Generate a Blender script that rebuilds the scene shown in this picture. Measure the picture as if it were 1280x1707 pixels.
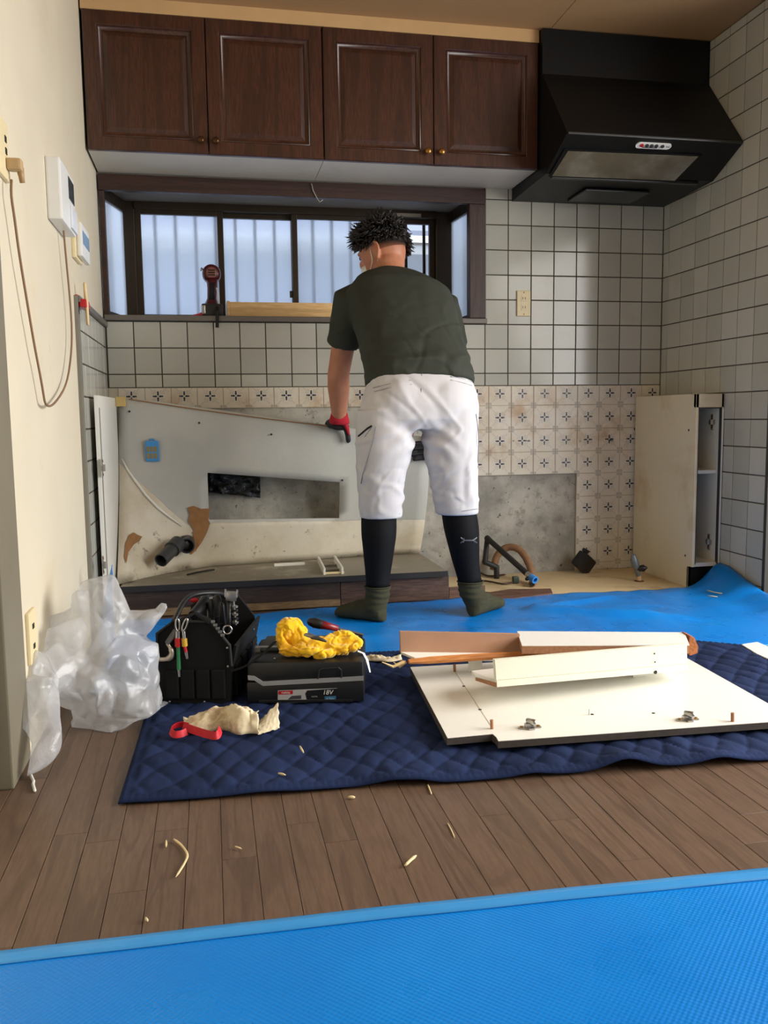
import bpy, bmesh, math, random
from mathutils import Vector, Matrix, noise as mnoise
from mathutils.bvhtree import BVHTree
random.seed(7)
for o in list(bpy.data.objects): bpy.data.objects.remove(o)
scene = bpy.context.scene
COL = scene.collection
# ------------------------------------------------------------------ camera
F_PX = 1436.0
CAM = Vector((0.412, -3.809, 0.745))
_p, _y, _r = 0.1101, 0.1976, -0.0129
_f = Vector((math.sin(_y)*math.cos(_p), math.cos(_y)*math.cos(_p), -math.sin(_p)))
_r0 = Vector((math.cos(_y), -math.sin(_y), 0)); _u0 = _r0.cross(_f)
_rt = math.cos(_r)*_r0 + math.sin(_r)*_u0
_up = -math.sin(_r)*_r0 + math.cos(_r)*_u0
cd = bpy.data.cameras.new('camera'); cam = bpy.data.objects.new('camera', cd); COL.objects.link(cam)
cd.sensor_fit = 'VERTICAL'; cd.sensor_height = 36; cd.lens = 36*F_PX/1707; cd.clip_start = .02
cam.matrix_world = Matrix(((_rt.x, _up.x, -_f.x, CAM.x), (_rt.y, _up.y, -_f.y, CAM.y), (_rt.z, _up.z, -_f.z, CAM.z), (0, 0, 0, 1)))
scene.camera = cam
def ray(x, y): return _f*F_PX + _rt*(x-640) - _up*(y-853.5)
def PY(x, y, Y): d = ray(x, y); return CAM + d*((Y-CAM.y)/d.y)
def PX(x, y, X): d = ray(x, y); return CAM + d*((X-CAM.x)/d.x)
def PZ(x, y, Z): d = ray(x, y); return CAM + d*((Z-CAM.z)/d.z)
# ------------------------------------------------------------------ world, lights, exposure
w = bpy.data.worlds.new('sky'); scene.world = w; w.use_nodes = True
wn = w.node_tree; bg = wn.nodes['Background']
_tc = wn.nodes.new('ShaderNodeTexCoord'); _sx = wn.nodes.new('ShaderNodeSeparateXYZ'); wn.links.new(_tc.outputs['Generated'], _sx.inputs[0])
_rp = wn.nodes.new('ShaderNodeValToRGB'); wn.links.new(_sx.outputs[2], _rp.inputs[0])
_rp.color_ramp.elements[0].position = .0; _rp.color_ramp.elements[0].color = (.80, .88, 1, 1)
_rp.color_ramp.elements[1].position = .5; _rp.color_ramp.elements[1].color = (.72, .84, 1, 1)
wn.links.new(_rp.outputs[0], bg.inputs[0]); bg.inputs[1].default_value = 2.0
def area(name, loc, to, sx, sy, power, col):
    l = bpy.data.lights.new(name, 'AREA'); l.shape = 'RECTANGLE'; l.size = sx; l.size_y = sy; l.energy = power; l.color = col
    o = bpy.data.objects.new(name, l); COL.objects.link(o); o.location = loc
    o.rotation_euler = (Vector(to)-Vector(loc)).to_track_quat('-Z', 'Y').to_euler()
    return o
_w = area('daylight_patio_window', (3.52, -2.62, 1.2), (1.2, -2.3, .12), 2.4, 1.8, 118, (1, .965, .915)); _w.data.spread = math.radians(140)
area('daylight_rear_window', (2.2, -5.53, 1.4), (2.2, 0, .9), .42, 1.2, 6, (1, .97, .93))
vs = scene.view_settings; vs.view_transform = 'Standard'; vs.look = 'None'; vs.gamma = 1; vs.use_curve_mapping = False; vs.exposure = -0.1
# ------------------------------------------------------------------ material helpers
def L(r, g=None, b=None):
    if g is None: g = b = r
    f = lambda c: ((c/255+.055)/1.055)**2.4 if c > 10 else c/255/12.92
    return (f(r), f(g), f(b), 1)
class X:
    """socket wrapper: arithmetic makes math nodes"""
    def __init__(s, nt, k): s.nt = nt; s.k = k
    def op(s, o, b=None, c=None):
        n = s.nt.nodes.new('ShaderNodeMath'); n.operation = o
        for i, v in enumerate((s, b, c)):
            if v is None: continue
            if isinstance(v, X): s.nt.links.new(v.k, n.inputs[i])
            else: n.inputs[i].default_value = v
        return X(s.nt, n.outputs[0])
    def __add__(s, b): return s.op('ADD', b)
    def __sub__(s, b): return s.op('SUBTRACT', b)
    def __rsub__(s, b): return s.op('MULTIPLY', -1.0).op('ADD', b)
    def __mul__(s, b): return s.op('MULTIPLY', b)
    def __truediv__(s, b): return s.op('DIVIDE', b)
    def __pow__(s, b): return s.op('POWER', b)
    def abs(s): return s.op('ABSOLUTE')
    def sin(s): return s.op('SINE')
    def fract(s): return s.op('FRACT')
    def max(s, b): return s.op('MAXIMUM', b)
    def min(s, b): return s.op('MINIMUM', b)
    def ss(s, a, b):      # smoothstep from a to b (a>b allowed)
        n = s.nt.nodes.new('ShaderNodeMapRange'); n.interpolation_type = 'SMOOTHSTEP'
        inv = a > b
        lo, hi = (b, a) if inv else (a, b)
        n.inputs[1].default_value = lo; n.inputs[2].default_value = hi
        n.inputs[3].default_value = 1 if inv else 0; n.inputs[4].default_value = 0 if inv else 1
        s.nt.links.new(s.k, n.inputs[0]); return X(s.nt, n.outputs[0])
class Mat:
    def __init__(s, name, rough=.5, metal=0, spec=.5, space='W', stretch=(1, 1, 1), rnd=0):
        s.m = bpy.data.materials.new(name); s.m.use_nodes = True; s.nt = s.m.node_tree
        s.b = s.nt.nodes['Principled BSDF']; s.out = s.nt.nodes['Material Output']
        s.b.inputs['Roughness'].default_value = rough; s.b.inputs['Metallic'].default_value = metal
        s.b.inputs['Specular IOR Level'].default_value = spec
        if space == 'W': v = s.nt.nodes.new('ShaderNodeNewGeometry').outputs['Position']
        else: v = s.nt.nodes.new('ShaderNodeTexCoord').outputs['UV' if space == 'U' else 'Object']
        s.raw = v
        s.rand = X(s.nt, s.nt.nodes.new('ShaderNodeObjectInfo').outputs['Random'])
        if rnd:
            a = s.nt.nodes.new('ShaderNodeVectorMath'); a.operation = 'ADD'; c = s.nt.nodes.new('ShaderNodeCombineXYZ')
            for i, k in enumerate((17., 9., 5.)): s.nt.links.new((s.rand*(k*rnd)).k, c.inputs[i])
            s.nt.links.new(v, a.inputs[0]); s.nt.links.new(c.outputs[0], a.inputs[1]); v = a.outputs[0]
        s.v = s.scale(v, stretch) if stretch != (1, 1, 1) else v
    def scale(s, v, k):
        a = s.nt.nodes.new('ShaderNodeVectorMath'); a.operation = 'MULTIPLY'; s.nt.links.new(v, a.inputs[0]); a.inputs[1].default_value = k
        return a.outputs[0]
    def sep(s, v=None):
        n = s.nt.nodes.new('ShaderNodeSeparateXYZ'); s.nt.links.new(v or s.raw, n.inputs[0]); return [X(s.nt, o) for o in n.outputs]
    def noise(s, scale, detail=3, rough=.55, dist=0, v=None, stretch=None):
        n = s.nt.nodes.new('ShaderNodeTexNoise'); n.inputs['Scale'].default_value = scale; n.inputs['Detail'].default_value = detail
        n.inputs['Roughness'].default_value = rough; n.inputs['Distortion'].default_value = dist
        vv = v or s.v
        if stretch: vv = s.scale(vv, stretch)
        s.nt.links.new(vv, n.inputs['Vector']); return X(s.nt, n.outputs['Fac'])
    def voro(s, scale, feature='F1', v=None, rnd=1):
        n = s.nt.nodes.new('ShaderNodeTexVoronoi'); n.feature = feature; n.inputs['Scale'].default_value = scale
        n.inputs['Randomness'].default_value = rnd
        s.nt.links.new(v or s.v, n.inputs['Vector']); return X(s.nt, n.outputs['Distance'])
    def mix(s, fac, a, b):
        n = s.nt.nodes.new('ShaderNodeMix'); n.data_type = 'RGBA'
        for i, v in ((6, a), (7, b)):
            if isinstance(v, tuple): n.inputs[i].default_value = v
            else: s.nt.links.new(v, n.inputs[i])
        if isinstance(fac, X): s.nt.links.new(fac.k, n.inputs[0])
        else: n.inputs[0].default_value = fac
        return n.outputs[2]
    def color(s, c):
        if isinstance(c, tuple): s.b.inputs['Base Color'].default_value = c
        else: s.nt.links.new(c, s.b.inputs['Base Color'])
        return s
    def rough(s, x): s.nt.links.new(x.k, s.b.inputs['Roughness']); return s
    def bump(s, h, strength=.3, dist=.002):
        n = s.nt.nodes.new('ShaderNodeBump'); n.inputs['Strength'].default_value = strength; n.inputs['Distance'].default_value = dist
        s.nt.links.new(h.k, n.inputs['Height']); s.nt.links.new(n.outputs[0], s.b.inputs['Normal']); return s
    def set(s, **k):
        for a, v in k.items(): s.b.inputs[a.replace('_', ' ')].default_value = v
        return s
def simple(name, col, rough=.5, metal=0, var=.10, vs=9, bump=0, bs=60, bd=.002, spec=.5, stains=(), rnd=0, space='W', stretch=(1, 1, 1)):
    m = Mat(name, rough, metal, spec, space, stretch, rnd)
    dark = tuple(c*(1-var*2) for c in col[:3])+(1,); lite = tuple(min(1, c*(1+var)) for c in col[:3])+(1,)
    c = m.mix(m.noise(vs, 4), dark, lite)
    for (sc, scale, lo, hi, k) in stains: c = m.mix(m.noise(scale, 5, .65).ss(lo, hi)*k, c, sc)
    m.color(c)
    if bump: m.bump(m.noise(bs, 4), bump, bd)
    return m.m
# ------------------------------------------------------------------ mesh helpers
class MB:
    def __init__(s): s.v = []; s.f = []; s.uv = {}
    def add(s, vs, fs):
        o = len(s.v); s.v += [Vector(v) for v in vs]; s.f += [tuple(i+o for i in f) for f in fs]; return s
    def box(s, x0, x1, y0, y1, z0, z1, M=None):
        vs = [Vector((x, y, z)) for z in (z0, z1) for y in (y0, y1) for x in (x0, x1)]
        if M: vs = [M @ v for v in vs]
        return s.add(vs, [(0, 2, 3, 1), (4, 5, 7, 6), (0, 1, 5, 4), (2, 6, 7, 3), (0, 4, 6, 2), (1, 3, 7, 5)])
    def cbox(s, x0, x1, y0, y1, z0, z1, b=.003, M=None):   # chamfered box
        bm = bmesh.new(); t = MB().box(x0, x1, y0, y1, z0, z1)
        vv = [bm.verts.new(v) for v in t.v]
        for f in t.f: bm.faces.new([vv[i] for i in f])
        bmesh.ops.bevel(bm, geom=list(bm.edges), offset=b, segments=2, affect='EDGES', profile=.6)
        bm.verts.index_update()
        s.add([(M @ v.co) if M else v.co.copy() for v in bm.verts], [[v.index for v in f.verts] for f in bm.faces]); bm.free(); return s
    def prism(s, pts, d):   # closed 3D polygon extruded along vector d
        pts = [Vector(p) for p in pts]; d = Vector(d); n = len(pts)
        o = s.add(pts+[p+d for p in pts], [tuple(range(n))[::-1], tuple(range(n, 2*n))]+[(i, (i+1) % n, n+(i+1) % n, n+i) for i in range(n)]); return s
    def rings(s, rr, cap=True, closed=True):
        n = len(rr[0]); vs = [p for r in rr for p in r]; fs = []
        for i in range(len(rr)-1):
            for j in range(n if closed else n-1):
                a = i*n+j; b = i*n+(j+1) % n; fs.append((a, b, b+n, a+n))
        if cap: fs.append(tuple(range(n))[::-1]); fs.append(tuple(range((len(rr)-1)*n, len(rr)*n)))
        return s.add(vs, fs)
    def tube(s, path, rad, n=12, cap=True, round_=False):
        path = [Vector(p) for p in path]; N = len(path)
        rad = [rad]*N if not hasattr(rad, '__len__') else list(rad)
        if round_:
            d0 = (path[0]-path[1]).normalized(); d1 = (path[-1]-path[-2]).normalized(); p2 = []; r2 = []
            mx = lambda r: min(r) if hasattr(r, '__len__') else r
            sc = lambda r, k: tuple(q*k for q in r) if hasattr(r, '__len__') else r*k
            for k in (1, .85, .5): p2.append(path[0]+d0*mx(rad[0])*k); r2.append(sc(rad[0], math.sqrt(max(.02, 1-k*k))))
            p2 += path; r2 += rad
            for k in (.5, .85, 1): p2.append(path[-1]+d1*mx(rad[-1])*k); r2.append(sc(rad[-1], math.sqrt(max(.02, 1-k*k))))
            path, rad, N = p2, r2, len(p2)
        up = None; rr = []
        for i, p in enumerate(path):
            t = (path[min(i+1, N-1)]-path[max(i-1, 0)]); t = t.normalized() if t.length > 1e-9 else Vector((0, 0, 1))
            if up is None: up = Vector((0, 0, 1)) if abs(t.z) < .9 else Vector((0, 1, 0))
            a = t.cross(up)
            if a.length < 1e-6: a = t.cross(Vector((1, 0, 0)))
            a.normalize(); b = a.cross(t).normalized(); up = b
            r = rad[i]; ru, rv = (r if hasattr(r, '__len__') else (r, r))
            rr.append([p+a*(ru*math.cos(q))+b*(rv*math.sin(q)) for q in [2*math.pi*k/n for k in range(n)]])
        return s.rings(rr, cap)
    def loft(s, secs, n=28, e=2.0):   # secs: (center, half-u vector, half-v vector)
        rr = []
        for c, U, V in secs:
            c, U, V = Vector(c), Vector(U), Vector(V); r = []
            for k in range(n):
                q = 2*math.pi*k/n; cs, sn = math.cos(q), math.sin(q)
                r.append(c+U*(math.copysign(abs(cs)**(2/e), cs))+V*(math.copysign(abs(sn)**(2/e), sn)))
            rr.append(r)
        return s.rings(rr)
    def ell(s, c, r, M=None, nu=20, nv=12):
        rr = []
        for i in range(nv+1):
            t = math.pi*(.03+.94*i/nv); rr.append([Vector((r[0]*math.sin(t)*math.cos(2*math.pi*j/nu), r[1]*math.sin(t)*math.sin(2*math.pi*j/nu), -r[2]*math.cos(t))) for j in range(nu)])
        c = Vector(c)
        return s.rings([[(M @ p if M else p)+c for p in q] for q in rr])
    def lathe(s, prof, o, axis=(0, 0, 1), n=20):   # prof: (radius, height)
        ax = Vector(axis).normalized(); a = ax.orthogonal().normalized(); b = ax.cross(a); o = Vector(o)
        return s.rings([[o+ax*h+a*(r*math.cos(2*math.pi*k/n))+b*(r*math.sin(2*math.pi*k/n)) for k in range(n)] for r, h in prof])
    def grid(s, fn, nu, nv):
        vs = [fn(i/nu, j/nv) for j in range(nv+1) for i in range(nu+1)]
        return s.add(vs, [(j*(nu+1)+i, j*(nu+1)+i+1, (j+1)*(nu+1)+i+1, (j+1)*(nu+1)+i) for j in range(nv) for i in range(nu)])
    def sheet(s, fn, nu, nv, th):   # grid with thickness (closed)
        top = [Vector(fn(i/nu, j/nv)) for j in range(nv+1) for i in range(nu+1)]; W = nu+1; n = len(top)
        nor = []
        for j in range(nv+1):
            for i in range(nu+1):
                du = top[j*W+min(i+1, nu)]-top[j*W+max(i-1, 0)]; dv = top[min(j+1, nv)*W+i]-top[max(j-1, 0)*W+i]
                q = du.cross(dv); nor.append(q.normalized() if q.length > 1e-12 else Vector((0, 0, 1)))
        bot = [p-q*th for p, q in zip(top, nor)]; fs = []
        for j in range(nv):
            for i in range(nu):
                a = (j*W+i, j*W+i+1, (j+1)*W+i+1, (j+1)*W+i); fs.append(a); fs.append(tuple(k+n for k in a[::-1]))
        bd = [i for i in range(W)]+[j*W+nu for j in range(1, nv+1)]+[nv*W+i for i in range(nu-1, -1, -1)]+[j*W for j in range(nv-1, 0, -1)]
        for k in range(len(bd)):
            a, b = bd[k], bd[(k+1) % len(bd)]; fs.append((b, a, a+n, b+n))
        return s.add(top+bot, fs)
    def mesh(s, name, o=Vector((0, 0, 0))):
        me = bpy.data.meshes.new(name); me.from_pydata([v-o for v in s.v], [], s.f)
        bm = bmesh.new(); bm.from_mesh(me); bmesh.ops.recalc_face_normals(bm, faces=bm.faces); bm.to_mesh(me); bm.free(); me.update(); return me
    def build(s, name, mat, parent=None, smooth=False, base=None):
        lo = Vector([min(v[i] for v in s.v) for i in range(3)]); hi = Vector([max(v[i] for v in s.v) for i in range(3)])
        o = Vector(base) if base else Vector(((lo.x+hi.x)/2, (lo.y+hi.y)/2, lo.z))
        me = s.mesh(name, o); return link(name, me, mat, parent, o, smooth)
WL = {}
def link(name, me, mat, parent=None, loc=(0, 0, 0), smooth=False):
    if mat and not me.materials: me.materials.append(mat)
    if smooth is True:
        for p in me.polygons: p.use_smooth = True
    ob = bpy.data.objects.new(name, me); COL.objects.link(ob); loc = Vector(loc)
    WL[ob.name] = loc
    if parent: ob.parent = parent; ob.location = loc-WL[parent.name]
    else: ob.location = loc
    if smooth == 'auto': autosmooth(ob)
    return ob
def autosmooth(ob, ang=40):
    me = ob.data
    for p in me.polygons: p.use_smooth = True
    bm = bmesh.new(); bm.from_mesh(me)
    for e in bm.edges:
        if len(e.link_faces) == 2 and e.calc_face_angle(0) > math.radians(ang): e.smooth = False
    bm.to_mesh(me); bm.free()
def tag(o, label, cat=None, group=None):
    o['label'] = label
    if cat: o['category'] = cat
    if group: o['group'] = group
    return o
def thing(name, loc, label, cat, group=None):
    o = bpy.data.objects.new(name, None); COL.objects.link(o); o.location = loc; o.empty_display_size = .05; WL[o.name] = Vector(loc)
    return tag(o, label, cat, group)
def struct(o): o['kind'] = 'structure'; return o
def remesh(ob, vox, it=4, fac=.5):
    md = ob.modifiers.new('r', 'REMESH'); md.mode = 'VOXEL'; md.voxel_size = vox
    if it: sm = ob.modifiers.new('s', 'SMOOTH'); sm.factor = fac; sm.iterations = it
    bpy.context.view_layer.update()
    dg = bpy.context.evaluated_depsgraph_get(); me = bpy.data.meshes.new_from_object(ob.evaluated_get(dg))
    ob.modifiers.clear(); mats = [m for m in ob.data.materials]; ob.data = me
    if not me.materials:
        for m in mats: me.materials.append(m)
    for p in me.polygons: p.use_smooth = True
    return ob
def push(ob, fn):   # move vertices along normals, fn(world co, normal) -> distance or vector
    me = ob.data; o = WL[ob.name]; ns = [v.normal.copy() for v in me.vertices]
    for v, n in zip(me.vertices, ns):
        d = fn(v.co+o, n); v.co += d if isinstance(d, Vector) else n*d
    me.update(); return ob
def bvh(ob): return BVHTree.FromPolygons([v.co+WL[ob.name] for v in ob.data.vertices], [tuple(p.vertices) for p in ob.data.polygons])
def hit(tree, o, d, off=0):
    p = tree.ray_cast(Vector(o), Vector(d).normalized())
    return (p[0]+p[1]*off) if p[0] is not None else None
def nz(p, s=1.0, o=0): return mnoise.noise(Vector(p)*s+Vector((o, o*1.7, -o)))
def text(body, name, mat, parent, loc, size, rot, ex=.0004, shear=0):
    c = bpy.data.curves.new(name, 'FONT'); c.body = body; c.size = size; c.extrude = ex; c.shear = shear; c.align_x = 'CENTER'; c.align_y = 'CENTER'
    t = bpy.data.objects.new(name, c); COL.objects.link(t); bpy.context.view_layer.update()
    dg = bpy.context.evaluated_depsgraph_get(); me = bpy.data.meshes.new_from_object(t.evaluated_get(dg)); bpy.data.objects.remove(t)
    ob = link(name, me, mat, parent, loc); me.materials.clear(); me.materials.append(mat); ob.rotation_euler = rot; return ob
# ------------------------------------------------------------------ materials
MT = {}
def _tile():
    m = Mat('white_glazed_tile', .13, spec=.5, rnd=1)
    c = m.mix(m.rand.ss(0, 1), L(184, 184, 172), L(198, 197, 185))
    c = m.mix(m.noise(6, 4).ss(.5, .8)*.35, c, L(176, 170, 148)); m.color(c); m.bump(m.noise(14, 2), .08, .002); return m.m
MT['tile'] = _tile()
MT['grout'] = simple('dark_grout', L(72, 64, 52), .95, var=.2, bump=.3, bs=300)
def _deco():
    m = Mat('printed_tile', .3, spec=.4, space='U')
    u, v, _ = m.sep(); a = (u-.5).abs(); b = (v-.5).abs(); hi = a.max(b); lo = a.min(b)
    def el(cx, cy, rx, ry, P=(None, None)):
        p, q = P; return (((p-cx)/rx)**2 + ((q-cy)/ry)**2).ss(1.25, .75)
    pet = el(.095, 0, .062, .040, (hi, lo)); bud = el(.172, 0, .030, .036, (hi, lo)); cor = el(0, 0, .03, .03, (a, b))
    ring = ((((a*a)+(b*b))**.5-.055).abs()).ss(.012, .004)
    flower = pet.max(bud)
    diag = (a-b).abs().ss(.012, .005)*a.ss(.09, .1)*a.ss(.36, .33)
    diag2 = ((a-b*.55).abs().ss(.012, .004)).max((b-a*.55).abs().ss(.012, .004))*hi.ss(.14, .15)*hi.ss(.27, .25)
    crn = ((((a-.43)**2)+((b-.43)**2))**.5).ss(.075, .045)
    crn = crn*(((a-.43)*110).sin()*((b-.43)*110).sin()).ss(-.5, .3)
    n = m.v
    g = m.nt.nodes.new('ShaderNodeNewGeometry').outputs['Position']
    base = m.mix(m.noise(5, 4, v=g).ss(.35, .75), L(226, 218, 202), L(214, 202, 178))
    st = m.noise(4.2, 5, .65, v=g).ss(.46, .66)
    x, y, z = m.sep(g)
    # grime left where the worktop stood, and drip marks
    band = z.ss(.5, .6)*z.ss(.9, .78)
    base = m.mix(st*band*.8, base, L(184, 146, 98))
    line = (z-.622).abs().ss(.010, .003)*m.noise(13, 3, v=g).ss(.6, .66)*x.ss(1.6, 1.7)
    base = m.mix(line, base, L(40, 30, 24))
    lw = z.ss(.55, .3); base = m.mix(lw*.3, base, L(206, 206, 200))
    c = m.mix((diag.max(diag2))*.6, base, L(78, 98, 116)); c = m.mix(crn*.75, c, L(112, 112, 108)); c = m.mix(flower, c, L(40, 56, 74)); c = m.mix(cor*.8, c, L(200, 200, 190))
    m.color(c); return m.m
MT['deco'] = _deco()
def _conc():
    m = Mat('bare_concrete', .92, spec=.2)
    c = m.mix(m.noise(3.5, 6, .65).ss(.3, .7), L(140, 138, 130), L(198, 194, 182))
    c = m.mix(m.noise(19, 6, .7).ss(.52, .66)*.55, c, L(122, 118, 108))
    c = m.mix(m.noise(42, 3, .6).ss(.66, .72)*.8, c, L(70, 62, 54)); m.color(c); m.bump(m.noise(30, 6, .7), .5, .004); return m.m
MT['concrete'] = _conc()
MT['plaster'] = simple('old_plaster', L(206, 198, 176), .9, var=.15, vs=7, bump=.4, bs=40, stains=((L(120, 104, 80), 9, .6, .75, .6),))
MT['paper'] = simple('cream_wallpaper', L(214, 204, 180), .8, var=.05, vs=4, bump=.25, bs=260, bd=.001, stains=((L(206, 176, 128), 2.2, .56, .8, .45), (L(170, 150, 120), 5, .66, .8, .35)))
MT['rear'] = simple('dim_rear_wall', L(150, 138, 116), .85)
MT['ceil'] = simple('ceiling_paper', L(176, 140, 98), .85, var=.08, vs=2.5, bump=.25, bs=220, bd=.001)
def wood(name, dark, lite, axis, rough=.35, sc=26, coat=0, rnd=.3):
    st = {'x': (.08, 1, 1), 'y': (1, .08, 1), 'z': (1, 1, .07)}[axis]
    m = Mat(name, rough, spec=.5, stretch=st, rnd=rnd)
    n = m.noise(sc*.25, 3, .5, .6); rg = ((n*38).sin()).ss(.1, 1)
    fine = m.noise(sc*9, 3, .6)
    c = m.mix(fine.ss(.3, .75), dark, lite); c = m.mix(rg*.45, c, tuple(q*.55 for q in dark[:3])+(1,))
    m.color(c); m.bump(fine, .12, .001)
    if coat: m.set(Coat_Weight=coat, Coat_Roughness=.18)
    return m
MT['cab'] = wood('dark_stained_oak', L(54, 29, 19), L(82, 46, 31), 'z', .38, 30, .3).m
MT['cabh'] = wood('dark_stained_oak_rail', L(54, 29, 19), L(82, 46, 31), 'x', .38, 30, .3).m
MT['trimwood'] = wood('brown_window_trim', L(50, 31, 26), L(68, 43, 35), 'x', .45, 30).m
def _plank():
    m = Mat('walnut_floor_plank', .42, spec=.4, stretch=(1, .09, 1), rnd=3)
    n = m.noise(9, 2.5, .5, .9); rg = ((n*46).sin()).ss(.45, 1.0)
    fine = m.noise(170, 3, .6)
    d = m.rand.ss(0, 1)
    a = m.mix(d, L(94, 74, 60), L(99, 78, 63)); b = m.mix(d, L(106, 85, 69), L(112, 90, 74))
    c = m.mix(fine.ss(.3, .7), a, b); c = m.mix(rg*.34, c, L(68, 52, 42)); c = m.mix(m.noise(3, 4, v=m.raw).ss(.45, .7)*.25, c, L(68, 53, 44))
    m.color(c); m.bump(fine+rg*-.6, .15, .0006); return m.m
MT['plank'] = _plank()
MT['alu'] = simple('brown_anodised_aluminium', L(62, 52, 42), .42, .6, var=.08)
MT['greytrim'] = simple('grey_metal_trim', L(132, 128, 116), .45, .2, var=.1, stains=((L(80, 74, 64), 20, .6, .7, .4),))
MT['sill'] = simple('weathered_sill', L(118, 112, 104), .4, .1, var=.15, vs=14, stretch=(.2, 1, 1), stains=((L(70, 62, 56), 8, .55, .7, .5),))
def _frost():
    m = Mat('frosted_glass', .30, spec=.3); m.set(Transmission_Weight=1.0, IOR=1.25); m.color(L(240, 246, 252)); m.bump(m.noise(400, 2), .12, .001)
    tl = m.nt.nodes.new('ShaderNodeBsdfTranslucent'); tl.inputs[0].default_value = (.9, .94, 1, 1); a = m.nt.nodes.new('ShaderNodeMixShader'); a.inputs[0].default_value = .25
    m.nt.links.new(m.b.outputs[0], a.inputs[1]); m.nt.links.new(tl.outputs[0], a.inputs[2]); m.nt.links.new(a.outputs[0], m.out.inputs['Surface']); return m.m
MT['frost'] = _frost()
MT['clear'] = Mat('clear_glass', 0, spec=.3).color(L(250, 252, 255)).set(Transmission_Weight=1.0, IOR=1.1).m
MT['white_lam'] = simple('white_laminate', L(238, 236, 226), .32, var=.03, vs=5, stains=((L(206, 196, 170), 3, .6, .8, .4),))
MT['under'] = simple('cabinet_underside', L(214, 210, 200), .45, var=.06, vs=5, stains=((L(170, 158, 138), 4, .55, .75, .4),))
MT['black'] = simple('matt_black_paint', L(15, 16, 17), .42, var=.15, vs=20, spec=.3)
MT['brass'] = simple('aged_brass', L(176, 128, 68), .3, .9, var=.15, vs=60)
MT['ivory'] = simple('ivory_plastic', L(232, 216, 172), .4, var=.03)
MT['darkslot'] = simple('dark_slot', L(26, 23, 20), .7)
MT['whitepl'] = simple('white_plastic', L(232, 232, 228), .35, var=.02)
MT['steel'] = simple('steel', L(190, 188, 184), .28, .95, var=.12, vs=40)
MT['blackpl'] = simple('black_plastic', L(24, 25, 27), .38, var=.15, vs=30)
MT['rubber'] = simple('black_rubber', L(18, 18, 18), .7)
MT['red'] = simple('red_plastic', L(190, 28, 36), .35, var=.08)
# ------------------------------------------------------------------ floor
XR = 2.526; CEIL = 2.295
fl = struct(MB().box(-.12, 4.4, -5.6, .02, -.06, -.004).build('floor', MT['plank'], base=(0, 0, 0)))
fl['label'] = 'walnut brown strip wood floor'
x0p, pp = .111, .0593
joints = {3: -2.26, 2: -2.459, 0: -2.236, 1: -2.277, 5: -2.39, 7: -2.288, 8: -2.371, 21: -2.436, 20: -2.536, -1: -2.572, 4: -2.95, 6: -2.06, 9: -2.95, 11: -2.02, 14: -2.9, 17: -2.1}
pk = {}
def plank(k, a, b):
    key = round(b-a, 3)
    if key not in pk:
        h = (b-a)/2-.0004; wv = pp/2-.0005; c = .0006
        t = MB().rings([[(-wv, -h, -.010), (wv, -h, -.010), (wv, h, -.010), (-wv, h, -.010)], [(-wv, -h, -c), (wv, -h, -c), (wv, h, -c), (-wv, h, -c)], [(-wv+c, -h+c, 0), (wv-c, -h+c, 0), (wv-c, h-c, 0), (-wv+c, h-c, 0)]])
        pk[key] = t.mesh('plank')
    link('plank', pk[key], MT['plank'], fl, (x0p+(k+.5)*pp, (a+b)/2, 0))
for k in range(-3, 41):
    Lk = .905 if k % 2 else .8; j = joints.get(k, -2.9+random.random()*.9)
    ys = [j+Lk*i for i in range(-2, 4)]; lo, hi = -2.98, -1.12
    cuts = [lo]+[y for y in ys if lo+.04 < y < hi-.04]+[hi]
    for a, b in zip(cuts, cuts[1:]): plank(k, a, b)
MB().box(1.34, 2.4, -.6, -.001, -.003, .003).build('subfloor_board', simple('stained_plywood', L(214, 192, 150), .75, var=.1, vs=6, bump=.2, bs=50, stains=((L(150, 112, 70), 5, .55, .72, .6), (L(70, 50, 34), 14, .68, .74, .7))), fl)
# ------------------------------------------------------------------ ceiling
ce = struct(MB().box(-.12, 4.4, -5.6, .13, CEIL+.006, CEIL+.06).build('ceiling', MT['ceil']))
sA = PZ(960, 0, CEIL).x
MB().box(-.1, sA-.0015, -5.6, .1, CEIL, CEIL+.006).build('ceiling_panel', MT['ceil'], ce)
MB().box(sA+.0015, 4.4, -5.6, .1, CEIL, CEIL+.006).build('ceiling_panel', MT['ceil'], ce)
# ------------------------------------------------------------------ walls
wb = MB(); wb.box(-.12, 2.66, .012, .13, -.05, 1.158); wb.box(1.652, 2.66, .012, .13, 1.158, CEIL); wb.box(-.12, 1.652, .012, .13, 1.745, CEIL)
wb = struct(wb.build('wall_back', MT['concrete'])); wb['label'] = 'kitchen end wall of bare concrete under square tiles'
tm = {}
def tile_mesh(wd, h, t, uv, kind):
    key = (round(wd, 4), round(h, 4), kind, uv)
    if key in tm: return tm[key]
    b = .0014; a, c = wd/2, h/2
    mb = MB().rings([[(-a, t, -c), (a, t, -c), (a, t, c), (-a, t, c)], [(-a, b, -c), (a, b, -c), (a, b, c), (-a, b, c)], [(-a+b, 0, -c+b), (a-b, 0, -c+b), (a-b, 0, c-b), (-a+b, 0, c-b)]])
    me = mb.mesh('tile'); ul = me.uv_layers.new(name='UV')
    for lp in me.loops:
        v = me.vertices[lp.vertex_index].co
        ul.data[lp.index].uv = (uv[0]+(uv[2]-uv[0])*(v.x+a)/wd, uv[1]+(uv[3]-uv[1])*(v.z+c)/h)
    tm[key] = me; return me
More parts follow.
